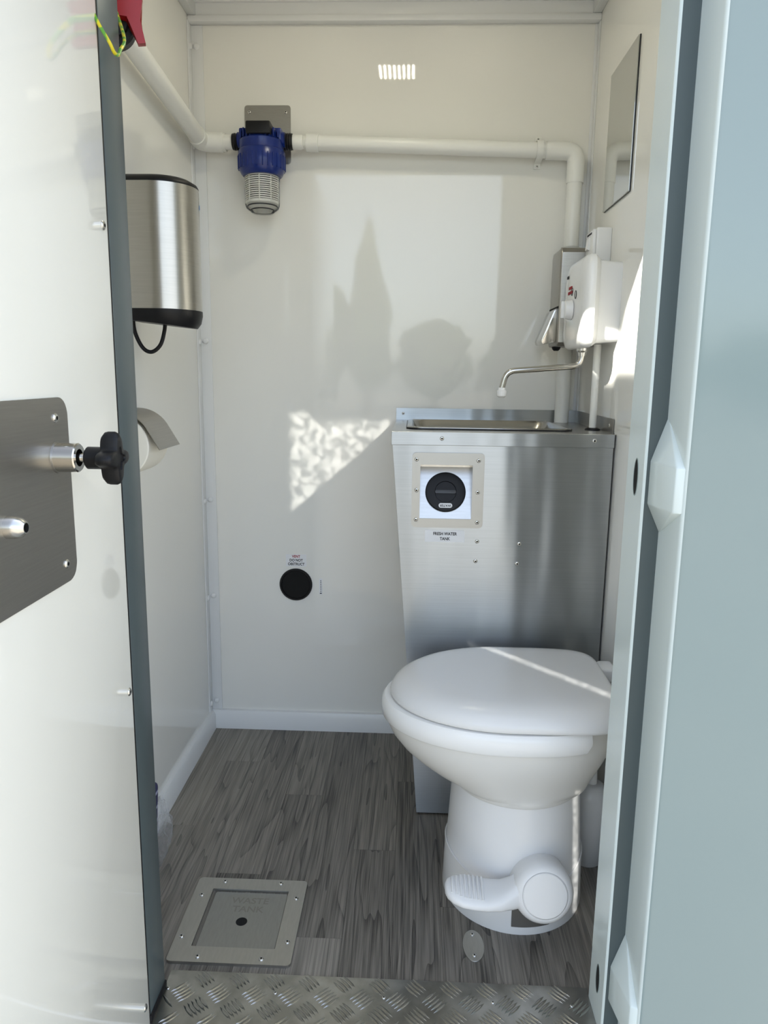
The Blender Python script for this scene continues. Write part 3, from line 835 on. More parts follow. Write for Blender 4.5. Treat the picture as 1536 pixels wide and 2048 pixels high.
# front panel: trapezoid with a square opening, built as a ring of strips
bm = bm_new()
def xl(z): return -0.047 + (0.935 - z) / 0.935 * 0.074
def quad(p):
    bm.faces.new([bm.verts.new(q) for q in p])
zt, zb = 0.938, 0.004
def strip(x0f, x1f, z0, z1):
    a0 = x0f(z0) if callable(x0f) else x0f; a1 = x0f(z1) if callable(x0f) else x0f
    b0 = x1f(z0) if callable(x1f) else x1f; b1 = x1f(z1) if callable(x1f) else x1f
    quad([(a0, CY, z0), (b0, CY, z0), (b1, CY, z1), (a1, CY, z1)])
XE = 0.4575
strip(xl, XE, zb, OZ0); strip(xl, OX0, OZ0, OZ1); strip(OX1, XE, OZ0, OZ1); strip(xl, XE, OZ1, zt)
# returns at left and bottom edges
quad([(xl(zb), CY, zb), (xl(zt), CY, zt), (xl(zt), CY + 0.012, zt), (xl(zb), CY + 0.012, zb)])
quad([(xl(zb), CY, zb), (XE, CY, zb), (XE, CY + 0.012, zb), (xl(zb), CY + 0.012, zb)])
bmesh.ops.remove_doubles(bm, verts=bm.verts, dist=1e-5)
me_front = finish('front_panel', bm, M['steel_front'], cb, smooth=False)
bm = bm_new()
pp = [(xl(0.004) + 0.003, 0.004), (xl(0.938) + 0.003, 0.938)]
add_prism(bm, [(xl(0.004) + 0.0025, 0.004), (xl(0.004) + 0.004, 0.004), (xl(0.938) + 0.004, 0.938), (xl(0.938) + 0.0025, 0.938)], (0, CY + 0.0125, 0), (1, 0, 0), (0, 0, 1), -(YB - 0.017 - CY - 0.0125))
sd = finish('side_panel', bm, M['steel_front'], cb)
for z in (0.925, 0.50, 0.07): screw((xl(z) + 0.0025, CY + 0.03, z), (-1, 0, 0), sd, 34)
ff = finish('filler_frame', ring_plate(bm_new(), rrect(FX0, 0.744, FX1, 0.920, 0.010), rrect(OX0, OZ0, OX1, OZ1, 0.001), (0, CY - 0.0001, 0), (1, 0, 0), (0, 0, 1), 0.0028), M['steel_frame'], cb)
for x, z in ((0.009, 0.904), (0.152, 0.903), (0.010, 0.832), (0.152, 0.829), (0.010, 0.762), (0.153, 0.758)):
    screw((x, CY - 0.0029, z), (0, -1, 0), ff, 50)
for x, z in ((0.155, 0.712), (0.153, 0.664), (0.254, 0.708), (0.251, 0.660)):
    screw((x, CY, z), (0, -1, 0), me_front, 50)
# recessed sloping pocket: plate slopes from the front at the bottom to deep at the top
bm = bm_new()
dpt = 0.042
a = [bm.verts.new(p) for p in ((OX0, CY, OZ0), (OX1, CY, OZ0), (OX1, CY + dpt, OZ1 - 0.010), (OX0, CY + dpt, OZ1 - 0.010), (OX1, CY, OZ1), (OX0, CY, OZ1), (OX1, CY + dpt, OZ1), (OX0, CY + dpt, OZ1))]
bm.faces.new((a[0], a[1], a[2], a[3])); bm.faces.new((a[3], a[2], a[6], a[7])); bm.faces.new((a[5], a[4], a[6], a[7])); bm.faces.new((a[1], a[4], a[6], a[2])); bm.faces.new((a[0], a[3], a[7], a[5]))
pk = finish('filler_pocket', bm, M['steel_top'], cb, smooth=False)
dirv = Vector((0, dpt, OZ1 - 0.010 - OZ0)).normalized()
nrm = Vector((0, -dirv.z, dirv.y))
cc = Vector((0.0785, CY, OZ0)) + dirv * 0.063
cp = cyl_obj('filler_cap', cc, nrm, [(0, 0.0475), (0.004, 0.0475), (0.0065, 0.0455), (0.0075, 0.040), (0.0075, 0.0255), (0.0045, 0.0245), (0.0045, 0)], M['black'], cb, 48)
bm = bm_new()
Uc = Vector((1, 0, 0)); Vc = dirv
add_prism(bm, rrect(-0.0245, -0.004, 0.0245, 0.004, 0.002), cc + nrm * 0.004, Uc, Vc, 0.0035, 0.001, 2)
bmesh.ops.recalc_face_normals(bm, faces=bm.faces)
finish('cap_grip', bm, M['darkgrey'], cp)
bm = bm_new(); add_prism(bm, rrect(-0.016, -0.0055, 0.016, 0.0055, 0.0053), cc + nrm * 0.0076 - dirv * 0.033, Uc, Vc, 0.0004)
wl_ = finish('cap_label', bm, M['sticker'], cp)
text_obj('lettering', 'WATER', cc + nrm * 0.0083 - dirv * 0.033, -Uc, -Vc, 0.0078, M['ink'], wl_, 0.00015, 0.0001)
st = box_obj('tank_sticker', (0.032, CY - 0.0006, 0.7085), (0.125, CY - 0.0001, 0.7375), M['sticker'], cb)
text_obj('lettering', 'FRESH WATER', (0.079, CY - 0.0008, 0.7285), (1, 0, 0), (0, 0, 1), 0.0100, M['ink'], st, 0.00028, 0.0001, xs=0.86)
text_obj('lettering', 'TANK', (0.079, CY - 0.0008, 0.7165), (1, 0, 0), (0, 0, 1), 0.0100, M['ink'], st, 0.00028, 0.0001, xs=0.86)

ct = thing('steel_countertop', 'folded brushed steel worktop with upstands over the tank cabinet', 'countertop', (0.205, 1.93, 0.968))
SX0, SX1, SY0, SY1 = -0.002, 0.366, 1.788, 2.070       # sink cut-out
bm = bm_new(); ring_plate(bm, rrect(-0.050, 1.709, 0.4615, YB - 0.003, 0.001), rrect(SX0, SY0, SX1, SY1, 0.03), (0, 0, 0.9665), (1, 0, 0), (0, 1, 0), 0.0015)
finish('top_sheet', bm, M['steel_top'], ct)
lip = box_obj('front_lip', (-0.050, 1.7085, 0.937), (0.4585, 1.7105, 0.9675), M['steel_front'], ct, 0.0006, 1)
for x in (0.066, 0.413): screw((x, 1.7085, 0.953), (0, -1, 0), lip, 50)
bsx = box_obj('back_upstand', (-0.050, YB - 0.0042, 0.968), (0.4615, YB - 0.0027, 1.001), M['steel_front'], ct)
screw((-0.030, YB - 0.0043, 0.986), (0, -1, 0), bsx, 42)
sp = box_obj('side_upstand', (XR - 0.0035, 1.735, 0.968), (XR - 0.002, YB - 0.005, 1.001), M['steel_plate'], ct)
screw((XR - 0.0036, 1.765, 0.985), (-1, 0, 0), sp, 42)

sk = thing('sink_basin', 'rectangular stainless sink basin inset in the steel worktop', 'sink', (0.182, 1.93, 0.968))
bm = bm_new()
def rr3(ins, z, r):
    return [Vector((a, b, z)) for a, b in rrect(SX0 - 0.014 + ins, SY0 - 0.014 + ins, SX1 + 0.014 - ins, SY1 + 0.014 - ins, r)]
loft(bm, [rr3(-0.0, 0.9682, 0.034), rr3(0.0008, 0.9725, 0.034), rr3(0.003, 0.974, 0.032), rr3(0.012, 0.974, 0.030), rr3(0.016, 0.970, 0.03), rr3(0.030, 0.930, 0.04), rr3(0.036, 0.880, 0.045), rr3(0.050, 0.868, 0.045)], False, True)
finish('bowl', bm, M['steel_sink'], sk, angle=40)
bm = bm_new(); ring_plate(bm, rrect(SX0 - 0.0155, SY0 - 0.0155, SX1 + 0.0155, SY1 + 0.0155, 0.035), rrect(SX0 - 0.012, SY0 - 0.012, SX1 + 0.012, SY1 + 0.012, 0.033), (0, 0, 0.968), (1, 0, 0), (0, 1, 0), 0.0036)
finish('rim_seal', bm, M['black'], sk)
cyl_obj('drain', (0.182, 1.93, 0.8681), (0, 0, 1), [(0, 0.030), (0.002, 0.030), (0.003, 0.025), (0.0015, 0.022), (0.0015, 0)], M['steel_smooth'], sk)
for x, y in ((0.002, 1.786), (0.364, 1.786), (0.364, 2.072), (0.002, 2.072)): screw((x, y, 0.9735), (0, 0, 1), sk, 34)

# ================================================================== RIGHT WALL
mr = thing('wall_mirror', 'small frameless mirror glued high on the right wall', 'mirror', (XR, 1.847, 1.495))
box_obj('backing', (XR - 0.003, 1.735, 1.495), (XR, 1.960, 1.806), M['darkgrey'], mr)
box_obj('glass', (XR - 0.0055, 1.7355, 1.4955), (XR - 0.003, 1.9595, 1.8055), M['mirror'], mr, 0.0006, 1)

hw_ = thing('water_heater', 'white instant water heater with dial and swivel spout above the sink', 'water heater', (XR, 1.82, 1.17))
# body: tapers towards the wall
bm = bm_new()
rings = []
for x, y0, y1, z0, z1, r in ((XR, 1.755, 1.925, 1.176, 1.352, 0.012), (0.430, 1.752, 1.928, 1.174, 1.354, 0.014), (0.412, 1.745, 1.935, 1.172, 1.356, 0.016), (0.402, 1.725, 1.945, 1.166, 1.362, 0.02), (0.396, 1.716, 1.951, 1.164, 1.364, 0.022)):
    rings.append([Vector((x, a, b)) for a, b in rrect(y0, z0, y1, z1, r)])
loft(bm, rings)
finish('body', bm, M['plastic'], hw_, angle=40)
bm = bm_new()
def fc(x, ins):
    o = ins
    y0, y1, z0, z1 = 1.712 + o, 1.954 - o, 1.162 + o, 1.366 - o
    pts = []
    for (cy, cz, r, s) in ((y1 - 0.03, z0 + 0.03, 0.03, -90), (y1 - 0.045, z1 - 0.045, 0.045, 0), (y0 + 0.03, z1 - 0.03, 0.03, 90), (y0 + 0.03, z0 + 0.03, 0.03, 180)):
        for i in range(7):
            t = R(s + 15 * i)
            pts.append(Vector((x, cy + r * math.cos(t), cz + r * math.sin(t))))
    return pts
loft(bm, [fc(0.3955, 0.0), (fc(0.386, 0.0)), fc(0.378, 0.004), fc(0.374, 0.011), fc(0.372, 0.022), fc(0.3715, 0.05)])
fcv = finish('front_cover', bm, M['plastic'], hw_, angle=40)
KN = Vector((0.3705, 1.838, 1.252))
kn = cyl_obj('dial', KN, (-1, 0, 0), [(0, 0.023), (0.002, 0.024), (0.017, 0.0215), (0.0185, 0.019), (0.0185, 0)], M['plastic'], hw_, 32)
box_obj('dial_grip', (KN.x - 0.026, KN.y - 0.006, KN.z - 0.0195), (KN.x - 0.018, KN.y + 0.006, KN.z + 0.0195), M['plastic'], kn, 0.002)
for dy, dz in ((0.045, 0.005), (0.01, 0.043), (-0.032, 0.032)):
    bm = bm_new(); add_tube(bm, [(0.3708, KN.y + dy + 0.009 * math.cos(a), KN.z + dz + 0.009 * math.sin(a)) for a in [2 * PI * i / 16 for i in range(17)]], 0.0007, 5, False)
    finish('dial_symbol', bm, M['ink'], fcv)
for z, y0, y1, mt in ((1.305, 1.850, 1.884, 'redink'), (1.294, 1.846, 1.890, 'redink'), (1.333, 1.896, 1.912, 'ink')):
    k = y0
    while k < y1:                                   # print too small to read
        box_obj('print_mark', (0.3700, k, z - 0.0032), (0.3716, k + 0.0022, z + 0.0032), M[mt], fcv)
        k += 0.0036
bm = bm_new()
pth = round_path([(0.400, 1.832, 1.170), (0.400, 1.832, 1.122), (0.222, 1.832, 1.107), (0.212, 1.832, 1.066)], 0.030)
add_tube(bm, pth, 0.0072, 18)
spt = finish('spout', bm, M['steel_smooth'], hw_, angle=60)
cyl_obj('spout_nut', (0.400, 1.832, 1.163), (0, 0, -1), [(0, 0.014), (0.006, 0.014), (0.010, 0.010), (0.018, 0.009)], M['zinc'], spt, 18)
cyl_obj('nozzle', (0.212, 1.832, 1.068), (0, 0, -1), [(0, 0.0085), (0.006, 0.0095), (0.008, 0.0125), (0.020, 0.0115), (0.023, 0.008), (0.024, 0.006), (0.024, 0)], M['plastic'], spt, 24)

hp = thing('heater_inlet_pipe', 'thin white pipe dropping from the heater into the steel worktop', 'pipe', (0.438, 1.842, 0.969))
cyl_obj('pipe', (0.438, 1.842, 0.968), (0, 0, 1), [(0, 0.0088), (0.2045, 0.0088)], M['pipe'], hp, 24)
cyl_obj('grommet', (0.438, 1.842, 0.968), (0, 0, 1), [(0, 0.019), (0.003, 0.018), (0.006, 0.012), (0.006, 0.009)], M['black'], hp, 24)

sd_ = thing('soap_dispenser', 'flat stainless soap dispenser with push flap behind the water heater', 'soap dispenser', (XR, 2.01, 1.172))
bm = bm_new()
add_prism(bm, [(1.958, 1.182), (1.966, 1.172), (2.072, 1.172), (2.080, 1.182), (2.080, 1.402), (2.068, 1.414), (1.970, 1.414), (1.958, 1.402)], (XR, 0, 0), (0, 1, 0), (0, 0, 1), -0.102, 0)
bmesh.ops.bevel(bm, geom=[e for e in bm.edges if all(v.co.x < XR - 0.05 for v in e.verts)], offset=0.006, segments=3, affect='EDGES', profile=0.5)
finish('case', bm, M['steel_plate'], sd_)
bm = bm_new()
add_prism(bm, [(0.3605, 1.268), (0.352, 1.262), (0.322, 1.186), (0.326, 1.176), (0.3605, 1.182)], (0, 1.965, 0), (1, 0, 0), (0, 0, 1), -0.105, 0)
bmesh.ops.bevel(bm, geom=list(bm.edges), offset=0.003, segments=2, affect='EDGES', profile=0.5)
fl_ = finish('push_flap', bm, M['steel_smooth'], sd_)
box_obj('flap_slot', (0.3590, 1.960, 1.266), (0.3604, 2.074, 1.271), M['void'], fl_)
cyl_obj('spout', (0.372, 2.02, 1.172), (0, 0, -1), [(0, 0.012), (0.006, 0.010), (0.010, 0.006)], M['black'], sd_, 20)

sw = thing('switch_box', 'white surface switch box with rocker mounted above the water heater', 'switch', (XR, 1.94, 1.372))
box_obj('back_box', (0.427, 1.872, 1.368), (XR, 1.954, 1.446), M['plastic'], sw, 0.003)
fp = box_obj('face_plate', (0.419, 1.876, 1.371), (0.427, 1.950, 1.443), M['plastic'], sw, 0.0025)
bm = bm_new(); add_prism(bm, [(0.4192, 1.398), (0.4192, 1.428), (0.4155, 1.427), (0.4125, 1.400)], (0, 1.906, 0), (1, 0, 0), (0, 0, 1), -0.022)
finish('rocker', bm, M['plastic'], sw)
lb = box_obj('name_strip', (0.4185, 1.884, 1.4305), (0.4192, 1.944, 1.4395), M['sticker'], fp)
for i in range(12):
    box_obj('print_mark', (0.4182, 1.890 + 0.0041 * i, 1.4325), (0.4186, 1.8926 + 0.0041 * i, 1.4375), M['ink'], lb)

# ================================================================== PIPEWORK AND FILTER ON THE BACK WALL
PR = 0.0195
PYB = YB - 0.034
wp = thing('overflow_pipe', 'white pipe running right from the filter then down to the worktop', 'pipe', (0.414, 2.108, 0.968))
cyl_obj('pipe_run', (-0.285, PYB, 1.700), (0.66, 0, -0.0195), [(0, PR), (0.66, PR)], M['pipe'], wp)
cyl_obj('coupling', (-0.314, PYB, 1.7005), (0.66, 0, -0.0195), [(0, 0.0165), (0.014, 0.0165), (0.0145, 0.0225), (0.046, 0.0225), (0.047, 0.0200)], M['pipe'], wp)
bm = bm_new()
add_tube(bm, round_path([(0.335, PYB, 1.6820), (0.4155, PYB, 1.6795), (0.4155, PYB, 1.600)], 0.030, 10), 0.0228, 24)
finish('elbow', bm, M['pipe'], wp, angle=50)
cyl_obj('drop_pipe', (0.4145, PYB - 0.002, 0.9685), (0, 0, 1), [(0, PR), (0.66, PR)], M['pipe'], wp)
def clip(pos, ang, parent):
    """saddle clip round a pipe; lugs above and below"""
    bm = bm_new()
    x, y, z = pos
    bm2 = [Vector((0, y - 0.0015 + 0.0222 * -math.sin(a), z + 0.0222 * math.cos(a))) for a in [PI * i / 14 for i in range(15)]]
    path = [Vector((0, YB - 0.003, z + 0.040))] + [Vector((0, YB - 0.003, z + 0.026))] + bm2 + [Vector((0, YB - 0.003, z - 0.026))] + [Vector((0, YB - 0.003, z - 0.040))]
    rows = []
    for i, p in enumerate(path):
        t_ = (path[min(i + 1, len(path) - 1)] - path[max(i - 1, 0)]).normalized()
        nn = Vector((1, 0, 0)).cross(t_).normalized() * 0.0015
        rows.append([Vector((x - 0.0085, 0, 0)) + p - nn, Vector((x + 0.0085, 0, 0)) + p - nn, Vector((x + 0.0085, 0, 0)) + p + nn, Vector((x - 0.0085, 0, 0)) + p + nn])
    loft(bm, rows)
    c = finish('pipe_clip', bm, M['pipe'], parent, angle=50)
    for s in (0.034, -0.034): screw((x, YB - 0.0049, z + s), (0, -1, 0), c, 34)
clip((0.318, PYB, 1.6830), 0, wp)
bm = bm_new()
add_tube(bm, [(0.4145 + 0.0225 * math.cos(a), PYB - 0.002 + 0.0225 * math.sin(a), 1.432) for a in [2 * PI * i / 24 for i in range(25)]], 0.006, 8, False)
finish('pipe_clip', bm, M['clear'], wp)

wf = thing('water_filter', 'blue-headed inline water filter with clear bowl on a steel bracket', 'water filter', (-0.413, YB, 1.53))
FX, FY = -0.414, 2.082
br = finish('bracket', add_prism(bm_new(), rrect(-0.472, 1.655, -0.347, 1.803, 0.008), (0, YB, 0), (1, 0, 0), (0, 0, 1), 0.002), M['steel_plate'], wf)
for x in (-0.459, -0.360): screw((x, YB - 0.002, 1.786), (0, -1, 0), br, 42)
bm = bm_new()
add_lathe(bm, (FX, FY, 1.668), (0, 0, 1), [(0, 0.056), (0.004, 0.058), (0.024, 0.058), (0.028, 0.052), (0.044, 0.048), (0.050, 0.044), (0.050, 0)], 40)
add_lathe(bm, (FX - 0.062, FY, 1.697), (1, 0, 0), [(0, 0.019), (0.124, 0.019)], 24)
add_box(bm, (FX - 0.056, FY - 0.020, 1.690), (FX + 0.056, FY + 0.066, 1.722), 0.004)
hd = finish('head', bm, M['blue'], wf, angle=40)
for sx in (-1, 1):
    for k in range(4):
        xx = FX + sx * (0.020 + 0.0095 * k)
        yy = FY - 0.0545 * math.sqrt(max(0.05, 1 - ((xx - FX) / 0.060) ** 2))
        box_obj('head_rib', (xx - 0.0016, yy - 0.001, 1.694), (xx + 0.0016, yy + 0.03, 1.716), M['blue'], hd, 0.0006, 1)
box_obj('head_port', (FX - 0.030, FY - 0.058, 1.697), (FX + 0.034, FY + 0.02, 1.728), M['black'], hd, 0.004)
bm = bm_new(); add_lathe(bm, (FX, FY, 1.606), (0, 0, 1), [(0, 0.050), (0.003, 0.0535), (0.018, 0.0615), (0.060, 0.0615), (0.063, 0.059)], 48)
rg = finish('lock_ring', bm, M['blue'], wf, angle=40)
for k in range(28):
    a = 2 * PI * k / 28
    if math.sin(a) < 0.45:
        c0 = Vector((FX + 0.0615 * math.cos(a), FY + 0.0615 * math.sin(a), 1.621))
        bm = bm_new(); add_tube(bm, [c0, c0 + Vector((0, 0, 0.034))], 0.0016, 6)
        finish('ring_rib', bm, M['blue'], rg)
bm = bm_new(); add_lathe(bm, (FX, FY, 1.514), (0, 0, 1), [(0, 0.020), (0.001, 0.030), (0.004, 0.034), (0.012, 0.0425), (0.020, 0.0455), (0.094, 0.0470)], 40)
finish('bowl', bm, M['clear'], wf, angle=40)
ca = cyl_obj('cartridge', (FX, FY, 1.5385), (0, 0, 1), [(0, 0.033), (0.004, 0.036), (0.0715, 0.036)], M['black'], wf, 40)
for k in range(12):
    z = 1.5465 + 0.0052 * k
    cyl_obj('cage_ring', (FX, FY, z), (0, 0, 1), [(0, 0.0368), (0, 0.0398), (0.0030, 0.0398), (0.0030, 0.0368)], M['mesh_white'], ca, 40)
for k in range(8):
    a = 2 * PI * k / 8 - PI / 2
    bm = bm_new(); c0 = Vector((FX + 0.0392 * math.cos(a), FY + 0.0392 * math.sin(a), 1.540))
    add_tube(bm, [c0, c0 + Vector((0, 0, 0.07))], 0.0017, 6)
    finish('cage_bar', bm, M['mesh_white'], ca)
cyl_obj('cage_foot', (FX, FY, 1.536), (0, 0, 1), [(0, 0.034), (0.003, 0.0385), (0.009, 0.0395)], M['mesh_white'], ca, 40)
for rr, zz in ((0.029, 1.5235), (0.0365, 1.5325)):
    finish('seal_ring', add_tube(bm_new(), [(FX + rr * math.cos(2 * PI * i / 32), FY + rr * math.sin(2 * PI * i / 32), zz) for i in range(33)], 0.0016, 6, False), M['darkgrey'], ca)
for s, xx, nm in ((1, FX + 0.058, 'union'), (-1, FX - 0.058, 'union')):
    cyl_obj(nm, (xx, FY + 0.016, 1.697), (s, 0, 0), [(0, 0.0205), (0.004, 0.0215), (0.006, 0.0200), (0.009, 0.0215), (0.012, 0.0200), (0.015, 0.0215), (0.019, 0.0205), (0.022, 0.020)], M['black'], wf, 28)
    cyl_obj('adapter', (xx + s * 0.022, FY + 0.022, 1.698), (s, 0, 0), [(0, 0.0185), (0.022, 0.0185), (0.026, 0.0165)], M['pipe'], wf, 28)

fp_ = thing('inlet_pipe', 'white pipe rising along the left wall to the filter', 'pipe', (-0.58, 1.7, 1.7))
e0 = Vector((-0.5835, 2.075, 1.704)); e1 = Vector((-0.580, 1.16, 1.715))
PL0 = Vector((-0.582, 2.082, 1.703)); PL1 = Vector((-0.575, 1.215, 1.772))
cyl_obj('pipe_run', PL0, PL1 - PL0, [(0, 0.0215), ((PL1 - PL0).length, 0.0215)], M['pipe'], fp_)
bm = bm_new()
dv = (PL1 - PL0).normalized()
add_tube(bm, round_path([PL0 + dv * 0.018, (-0.5815, PYB - 0.008, 1.700), (-0.522, PYB - 0.006, 1.6985)], 0.034, 12), 0.0246, 24)
finish('elbow', bm, M['pipe'], fp_, angle=50)
cyl_obj('coupling', (-0.530, PYB - 0.006, 1.6985), (1, 0, 0), [(0, 0.0225), (0.0155, 0.0225)], M['pipe'], fp_)

# ================================================================== BACK WALL FITTINGS
vc = thing('wall_vent', 'round black vent opening low on the back wall', 'vent', (-0.345, YB, 0.42))
cyl_obj('rim', (-0.345, YB, 0.468), (0, -1, 0), [(0, 0.0495), (0.004, 0.0495), (0.006, 0.048), (0.006, 0.044), (0.002, 0.042)], M['black'], vc, 48)
cyl_obj('grille', (-0.345, YB, 0.468), (0, -1, 0), [(0, 0.043), (0.0025, 0.043)], M['void'], vc, 48)
vs = thing('vent_sticker', 'small white warning sticker above the black vent', 'sticker', (-0.344, YB, 0.524))
box_obj('label_sheet', (-0.375, YB - 0.0006, 0.524), (-0.313, YB, 0.561), M['sticker'], vs)
for i, (s, mt) in enumerate((('VENT', 'redink'), ('DO NOT', 'ink'), ('OBSTRUCT', 'ink'))):
    text_obj('lettering', s, (-0.344, YB - 0.0008, 0.5545 - 0.0118 * i), (1, 0, 0), (0, 0, 1), 0.0112, M[mt], vs, 0.0003, 0.0001, xs=0.88)
ts = thing('test_sticker', 'narrow clear strip with tiny upright print beside the black vent', 'sticker', (-0.270, YB, 0.438))
box_obj('label_sheet', (-0.2745, YB - 0.0004, 0.438), (-0.2655, YB, 0.488), M['sticker'], ts)
for i in range(8):
    box_obj('print_mark', (-0.2712 - (0.0018 if i == 0 else 0), YB - 0.0008, 0.4405 + 0.0056 * i), (-0.2688 + (0.0018 if i == 0 else 0), YB - 0.0004, 0.4430 + 0.0056 * i), M['ink'], ts)

# ================================================================== LEFT WALL
hd_ = thing('hand_dryer', 'upright brushed steel hand dryer with black ends on left wall', 'hand dryer', (XL, 1.56, 1.19))
HX, HY, HR = -0.5300, 1.600, 0.0775
def dshape(s=1.0, N=40, front=1.0):
    pts = [(XL + 0.012, HY - HR * s * 0.98), ]
    for i in range(N + 1):
        a = -PI / 2 + PI * i / N
        pts.append((HX + HR * s * math.cos(a) * front, HY + HR * s * math.sin(a)))
    pts.append((XL + 0.012, HY + HR * s * 0.98))
    return pts
bm = bm_new(); loft(bm, [[Vector((a, b, z)) for a, b in dshape()] for z in (1.222, 1.4640)])
sh = finish('steel_shell', bm, M['steel_dryer'], hd_, angle=40)
bm = bm_new(); loft(bm, [[Vector((a, b, z)) for a, b in dshape(s)] for s, z in ((1.0, 1.4642), (1.0, 1.4665), (0.96, 1.472), (0.80, 1.479), (0.5, 1.482))])
finish('top_cap', bm, M['black'], hd_, angle=50)
bm = bm_new()
rg2 = []
for s, z, dz in ((1.005, 1.2218, 0), (1.005, 1.218, 0.006), (0.96, 1.209, 0.014), (0.86, 1.203, 0.020)):
    rg2.append([Vector((a, b, z - dz * (a - XL) / 0.18)) for a, b in dshape(s)])
loft(bm, rg2)
finish('nozzle_base', bm, M['black'], hd_, angle=40)
box_obj('back_plate', (XL, HY - HR * 1.0, 1.225), (XL + 0.0125, HY + HR * 1.0, 1.461), M['steel_plate'], hd_, 0.002)
bm = bm_new(); add_tube(bm, smooth_path([(-0.592, 1.580, 1.210), (-0.590, 1.582, 1.178), (-0.576, 1.585, 1.146), (-0.558, 1.588, 1.137), (-0.540, 1.592, 1.152), (-0.531, 1.595, 1.182), (-0.529, 1.596, 1.205)]), 0.0042, 10)
finish('power_cord', bm, M['black'], hd_)
a = R(-15)
text_obj('lettering', 'ai', (HX + (HR + 0.0006) * math.cos(R(10)), HY + (HR + 0.0006) * math.sin(R(10)), 1.432), (-math.sin(R(10)), math.cos(R(10)), 0), (0, 0, 1), 0.015, M['blueink'], sh, 0.0003, 0.0002)

th = thing('roll_holder', 'stainless toilet roll holder with curved cover on left wall', 'roll holder', (XL, 1.42, 0.90))
RC = Vector((-0.552, 0, 0.958)); RR = 0.058
bm = bm_new()
prof = [(XL + 0.002, 1.020)]
for i in range(12):
    a = R(112 - 78 * i / 11)
    prof.append((RC.x + 0.066 * math.cos(a), RC.z + 0.066 * math.sin(a)))
prof += [(RC.x + 0.0800, RC.z - 0.0055)]
rows = []
for y in (1.360, 1.362, 1.478, 1.480):
    pass
path = [Vector((p[0], 0, p[1])) for p in prof]
rws = []
for i, p in enumerate(path):
    t_ = (path[min(i + 1, len(path) - 1)] - path[max(i - 1, 0)]).normalized()
    nn = Vector((t_.z, 0, -t_.x)) * 0.0007
    rws.append([p + nn + Vector((0, 1.362, 0)), p + nn + Vector((0, 1.482, 0)), p - nn + Vector((0, 1.482, 0)), p - nn + Vector((0, 1.362, 0))])
loft(bm, rws)
finish('cover', bm, M['steel_plate'], th, angle=40)
bm = bm_new(); add_tube(bm, round_path([(XL + 0.002, 1.352, 0.958), (RC.x, 1.352, 0.958), (RC.x, 1.490, 0.958)], 0.012), 0.0035, 10)
finish('spindle', bm, M['steel_smooth'], th)
tr_ = thing('toilet_roll', 'white toilet roll hanging under the steel cover on left wall', 'toilet roll', (RC.x, 1.42, 0.900))
cyl_obj('paper', (RC.x, 1.366, 0.958), (0, 1, 0), [(0, 0.021), (0, RR - 0.002), (0.002, RR), (0.110, RR), (0.112, RR - 0.002), (0.112, 0.021)], M['paper'], tr_, 48)
cyl_obj('core', (RC.x, 1.3665, 0.958), (0, 1, 0), [(0, 0.0185), (0, 0.0212), (0.111, 0.0212), (0.111, 0.0185), (0, 0.0185)], M['bark'], tr_, 32)

bg_ = thing('plastic_pack', 'crumpled clear plastic wrap with navy striped print on floor by left wall', 'plastic wrap', (-0.565, 1.48, 0))
bm = bm_new()
bmesh.ops.create_icosphere(bm, subdivisions=4, radius=1.0)
rnd = random.Random(3)
from mathutils import noise as mnoise
for v in bm.verts:
    c = v.co.copy()
    k = 1 + 0.30 * mnoise.noise(c * 2.3) + 0.20 * mnoise.noise(c * 6.0 + Vector((3, 1, 2)))
    v.co = Vector((-0.568 + c.x * 0.030 * k + (0.010 if c.z < 0 else -0.004), 1.478 + c.y * 0.075 * k, 0.082 + c.z * 0.076 * k))
    if v.co.z < 0.001: v.co.z = 0.001
    if v.co.x < XL + 0.018: v.co.x = XL + 0.018
finish('film', bm, M['film'], bg_, angle=20)
bm = bm_new(); add_box(bm, (-0.596, 1.400, 0.002), (-0.553, 1.468, 0.205), 0.012, 3)
bmesh.ops.rotate(bm, verts=bm.verts, cent=(-0.575, 1.43, 0), matrix=Matrix.Rotation(R(-10), 3, 'X'))
for v in bm.verts: v.co.z = max(v.co.z, 0.001)
finish('printed_pack', bm, M['navy'], bg_)

# isolator switch and earth wire by the hinge jamb
iso = thing('isolator_switch', 'black rotary isolator with red lever beside the hinge jamb', 'switch', (-0.47, 1.24, 1.58))
IA = Vector((0.30, -0.954, 0.0)).normalized(); IU = Vector((0.954, 0.30, 0)); IC = Vector((-0.470, 1.228, 1.622))
cyl_obj('body', IC - IA * 0.03, IA, [(0, 0.034), (0.018, 0.034), (0.021, 0.031), (0.021, 0.023), (0.028, 0.021), (0.028, 0)], M['black'], iso, 40)
bm = bm_new(); add_prism(bm, [(-0.012, 0.030), (-0.012, 0.003), (0.022, 0.002), (0.037, -0.034), (0.048, -0.032), (0.041, 0.000), (0.046, 0.030)], IC + IA * 0.014, IU, (0, 0, 1), -0.014, 0.002)
bmesh.ops.recalc_face_normals(bm, faces=bm.faces)
finish('lever', bm, M['red'], iso)
box_obj('mount', (-0.560, 1.2405, 1.590), (-0.470, 1.262, 1.66), M['darkgrey'], iso, 0.004)
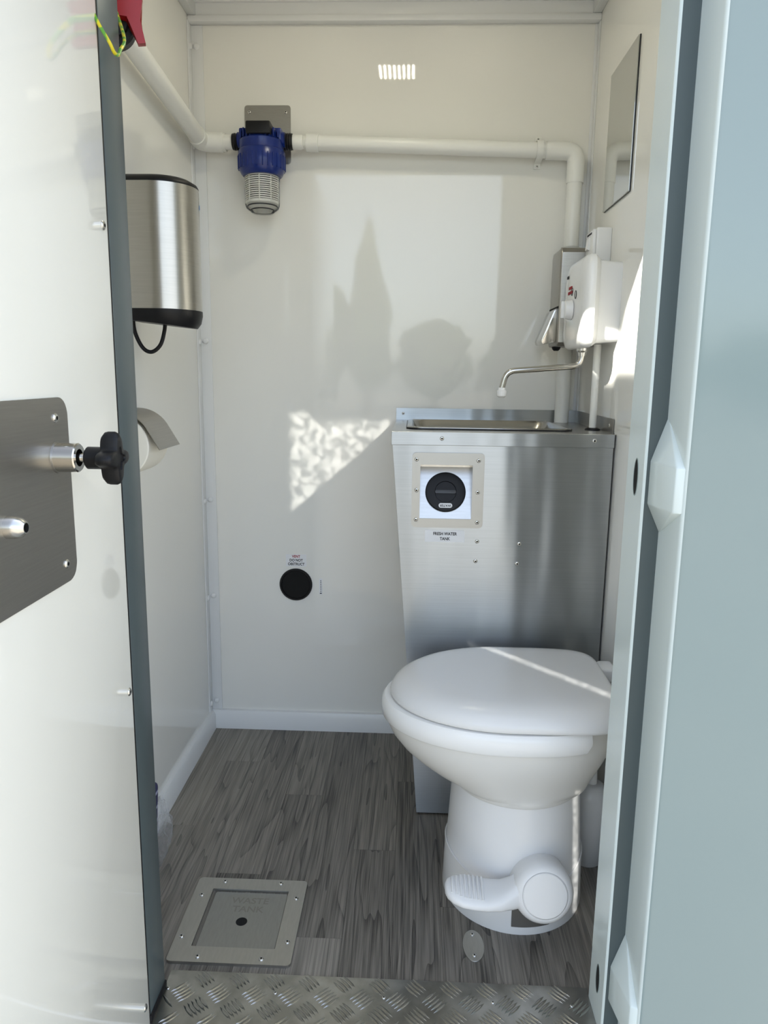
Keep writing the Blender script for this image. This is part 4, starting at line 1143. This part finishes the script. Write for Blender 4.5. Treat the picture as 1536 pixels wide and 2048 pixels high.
ew = tag(finish('earth_wire', add_tube(bm_new(), smooth_path([(-0.432, 1.066, 1.560), (-0.424, 1.064, 1.545), (-0.413, 1.066, 1.526), (-0.4105, 1.075, 1.517), (-0.411, 1.090, 1.520), (-0.4135, 1.105, 1.532), (-0.420, 1.14, 1.56), (-0.452, 1.20, 1.62)]), 0.0024, 8), M['wire']), 'green and yellow earth wire looped round the hinge jamb', 'wire')

# ================================================================== CEILING LIGHT (seen as a reflection in the back wall)
cl = thing('ceiling_light', 'small square ceiling light with lit bars', 'ceiling light', (-0.075, 1.69, ZC))
box_obj('housing', (-0.150, 1.615, ZC - 0.006), (0.000, 1.765, ZC), M['trim'], cl, 0.002)
for i in range(8):
    x = -0.132 + 0.0152 * i
    box_obj('led_bar', (x, 1.640, ZC - 0.009), (x + 0.006, 1.740, ZC - 0.0061), M['led'], cl)

# ================================================================== TREES ACROSS THE YARD (mirrored in the glossy back wall)
def tree(x, y, h, w, kind):
    t = thing('tree', ['tall dark conifer across the yard', 'broad leafy tree across the yard'][kind], 'tree', (x, y, -0.55), 'trees across the yard')
    cyl_obj('trunk', (x, y, -0.55), (0, 0, 1), [(0, 0.18), (h * 0.5, 0.11)], M['bark'], t, 10)
    bm = bm_new(); bmesh.ops.create_icosphere(bm, subdivisions=4, radius=1.0)
    off = Vector((x, y, h))
    for v in bm.verts:
        c = v.co.copy(); u = (c.z + 1) / 2
        k = 1 + 0.5 * mnoise.noise(c * 2.2 + off) + 0.28 * mnoise.noise(c * 6 + off)
        rad = w * k * ((1.25 - u) ** 1.1 if kind == 0 else 1.0)
        v.co = Vector((x + c.x * rad, y + c.y * rad, -0.55 + h * (0.14 + 0.86 * u) + (0.25 * mnoise.noise(c * 4 + off))))
    finish('crown', bm, M['leaf'], t, angle=10)
for x, y, h, w, k in ((-1.75, -24, 7.2, 0.95, 0), (-4.0, -26, 5.6, 1.35, 1), (-7.6, -27, 6.4, 1.7, 1), (0.9, -30, 4.0, 1.5, 1), (4.4, -28, 3.4, 1.5, 1), (8.6, -26, 3.2, 1.8, 1), (-12.6, -26, 6.0, 2.0, 1), (13.5, -27, 3.4, 2.0, 1)):
    tree(x, y, h, w, k)
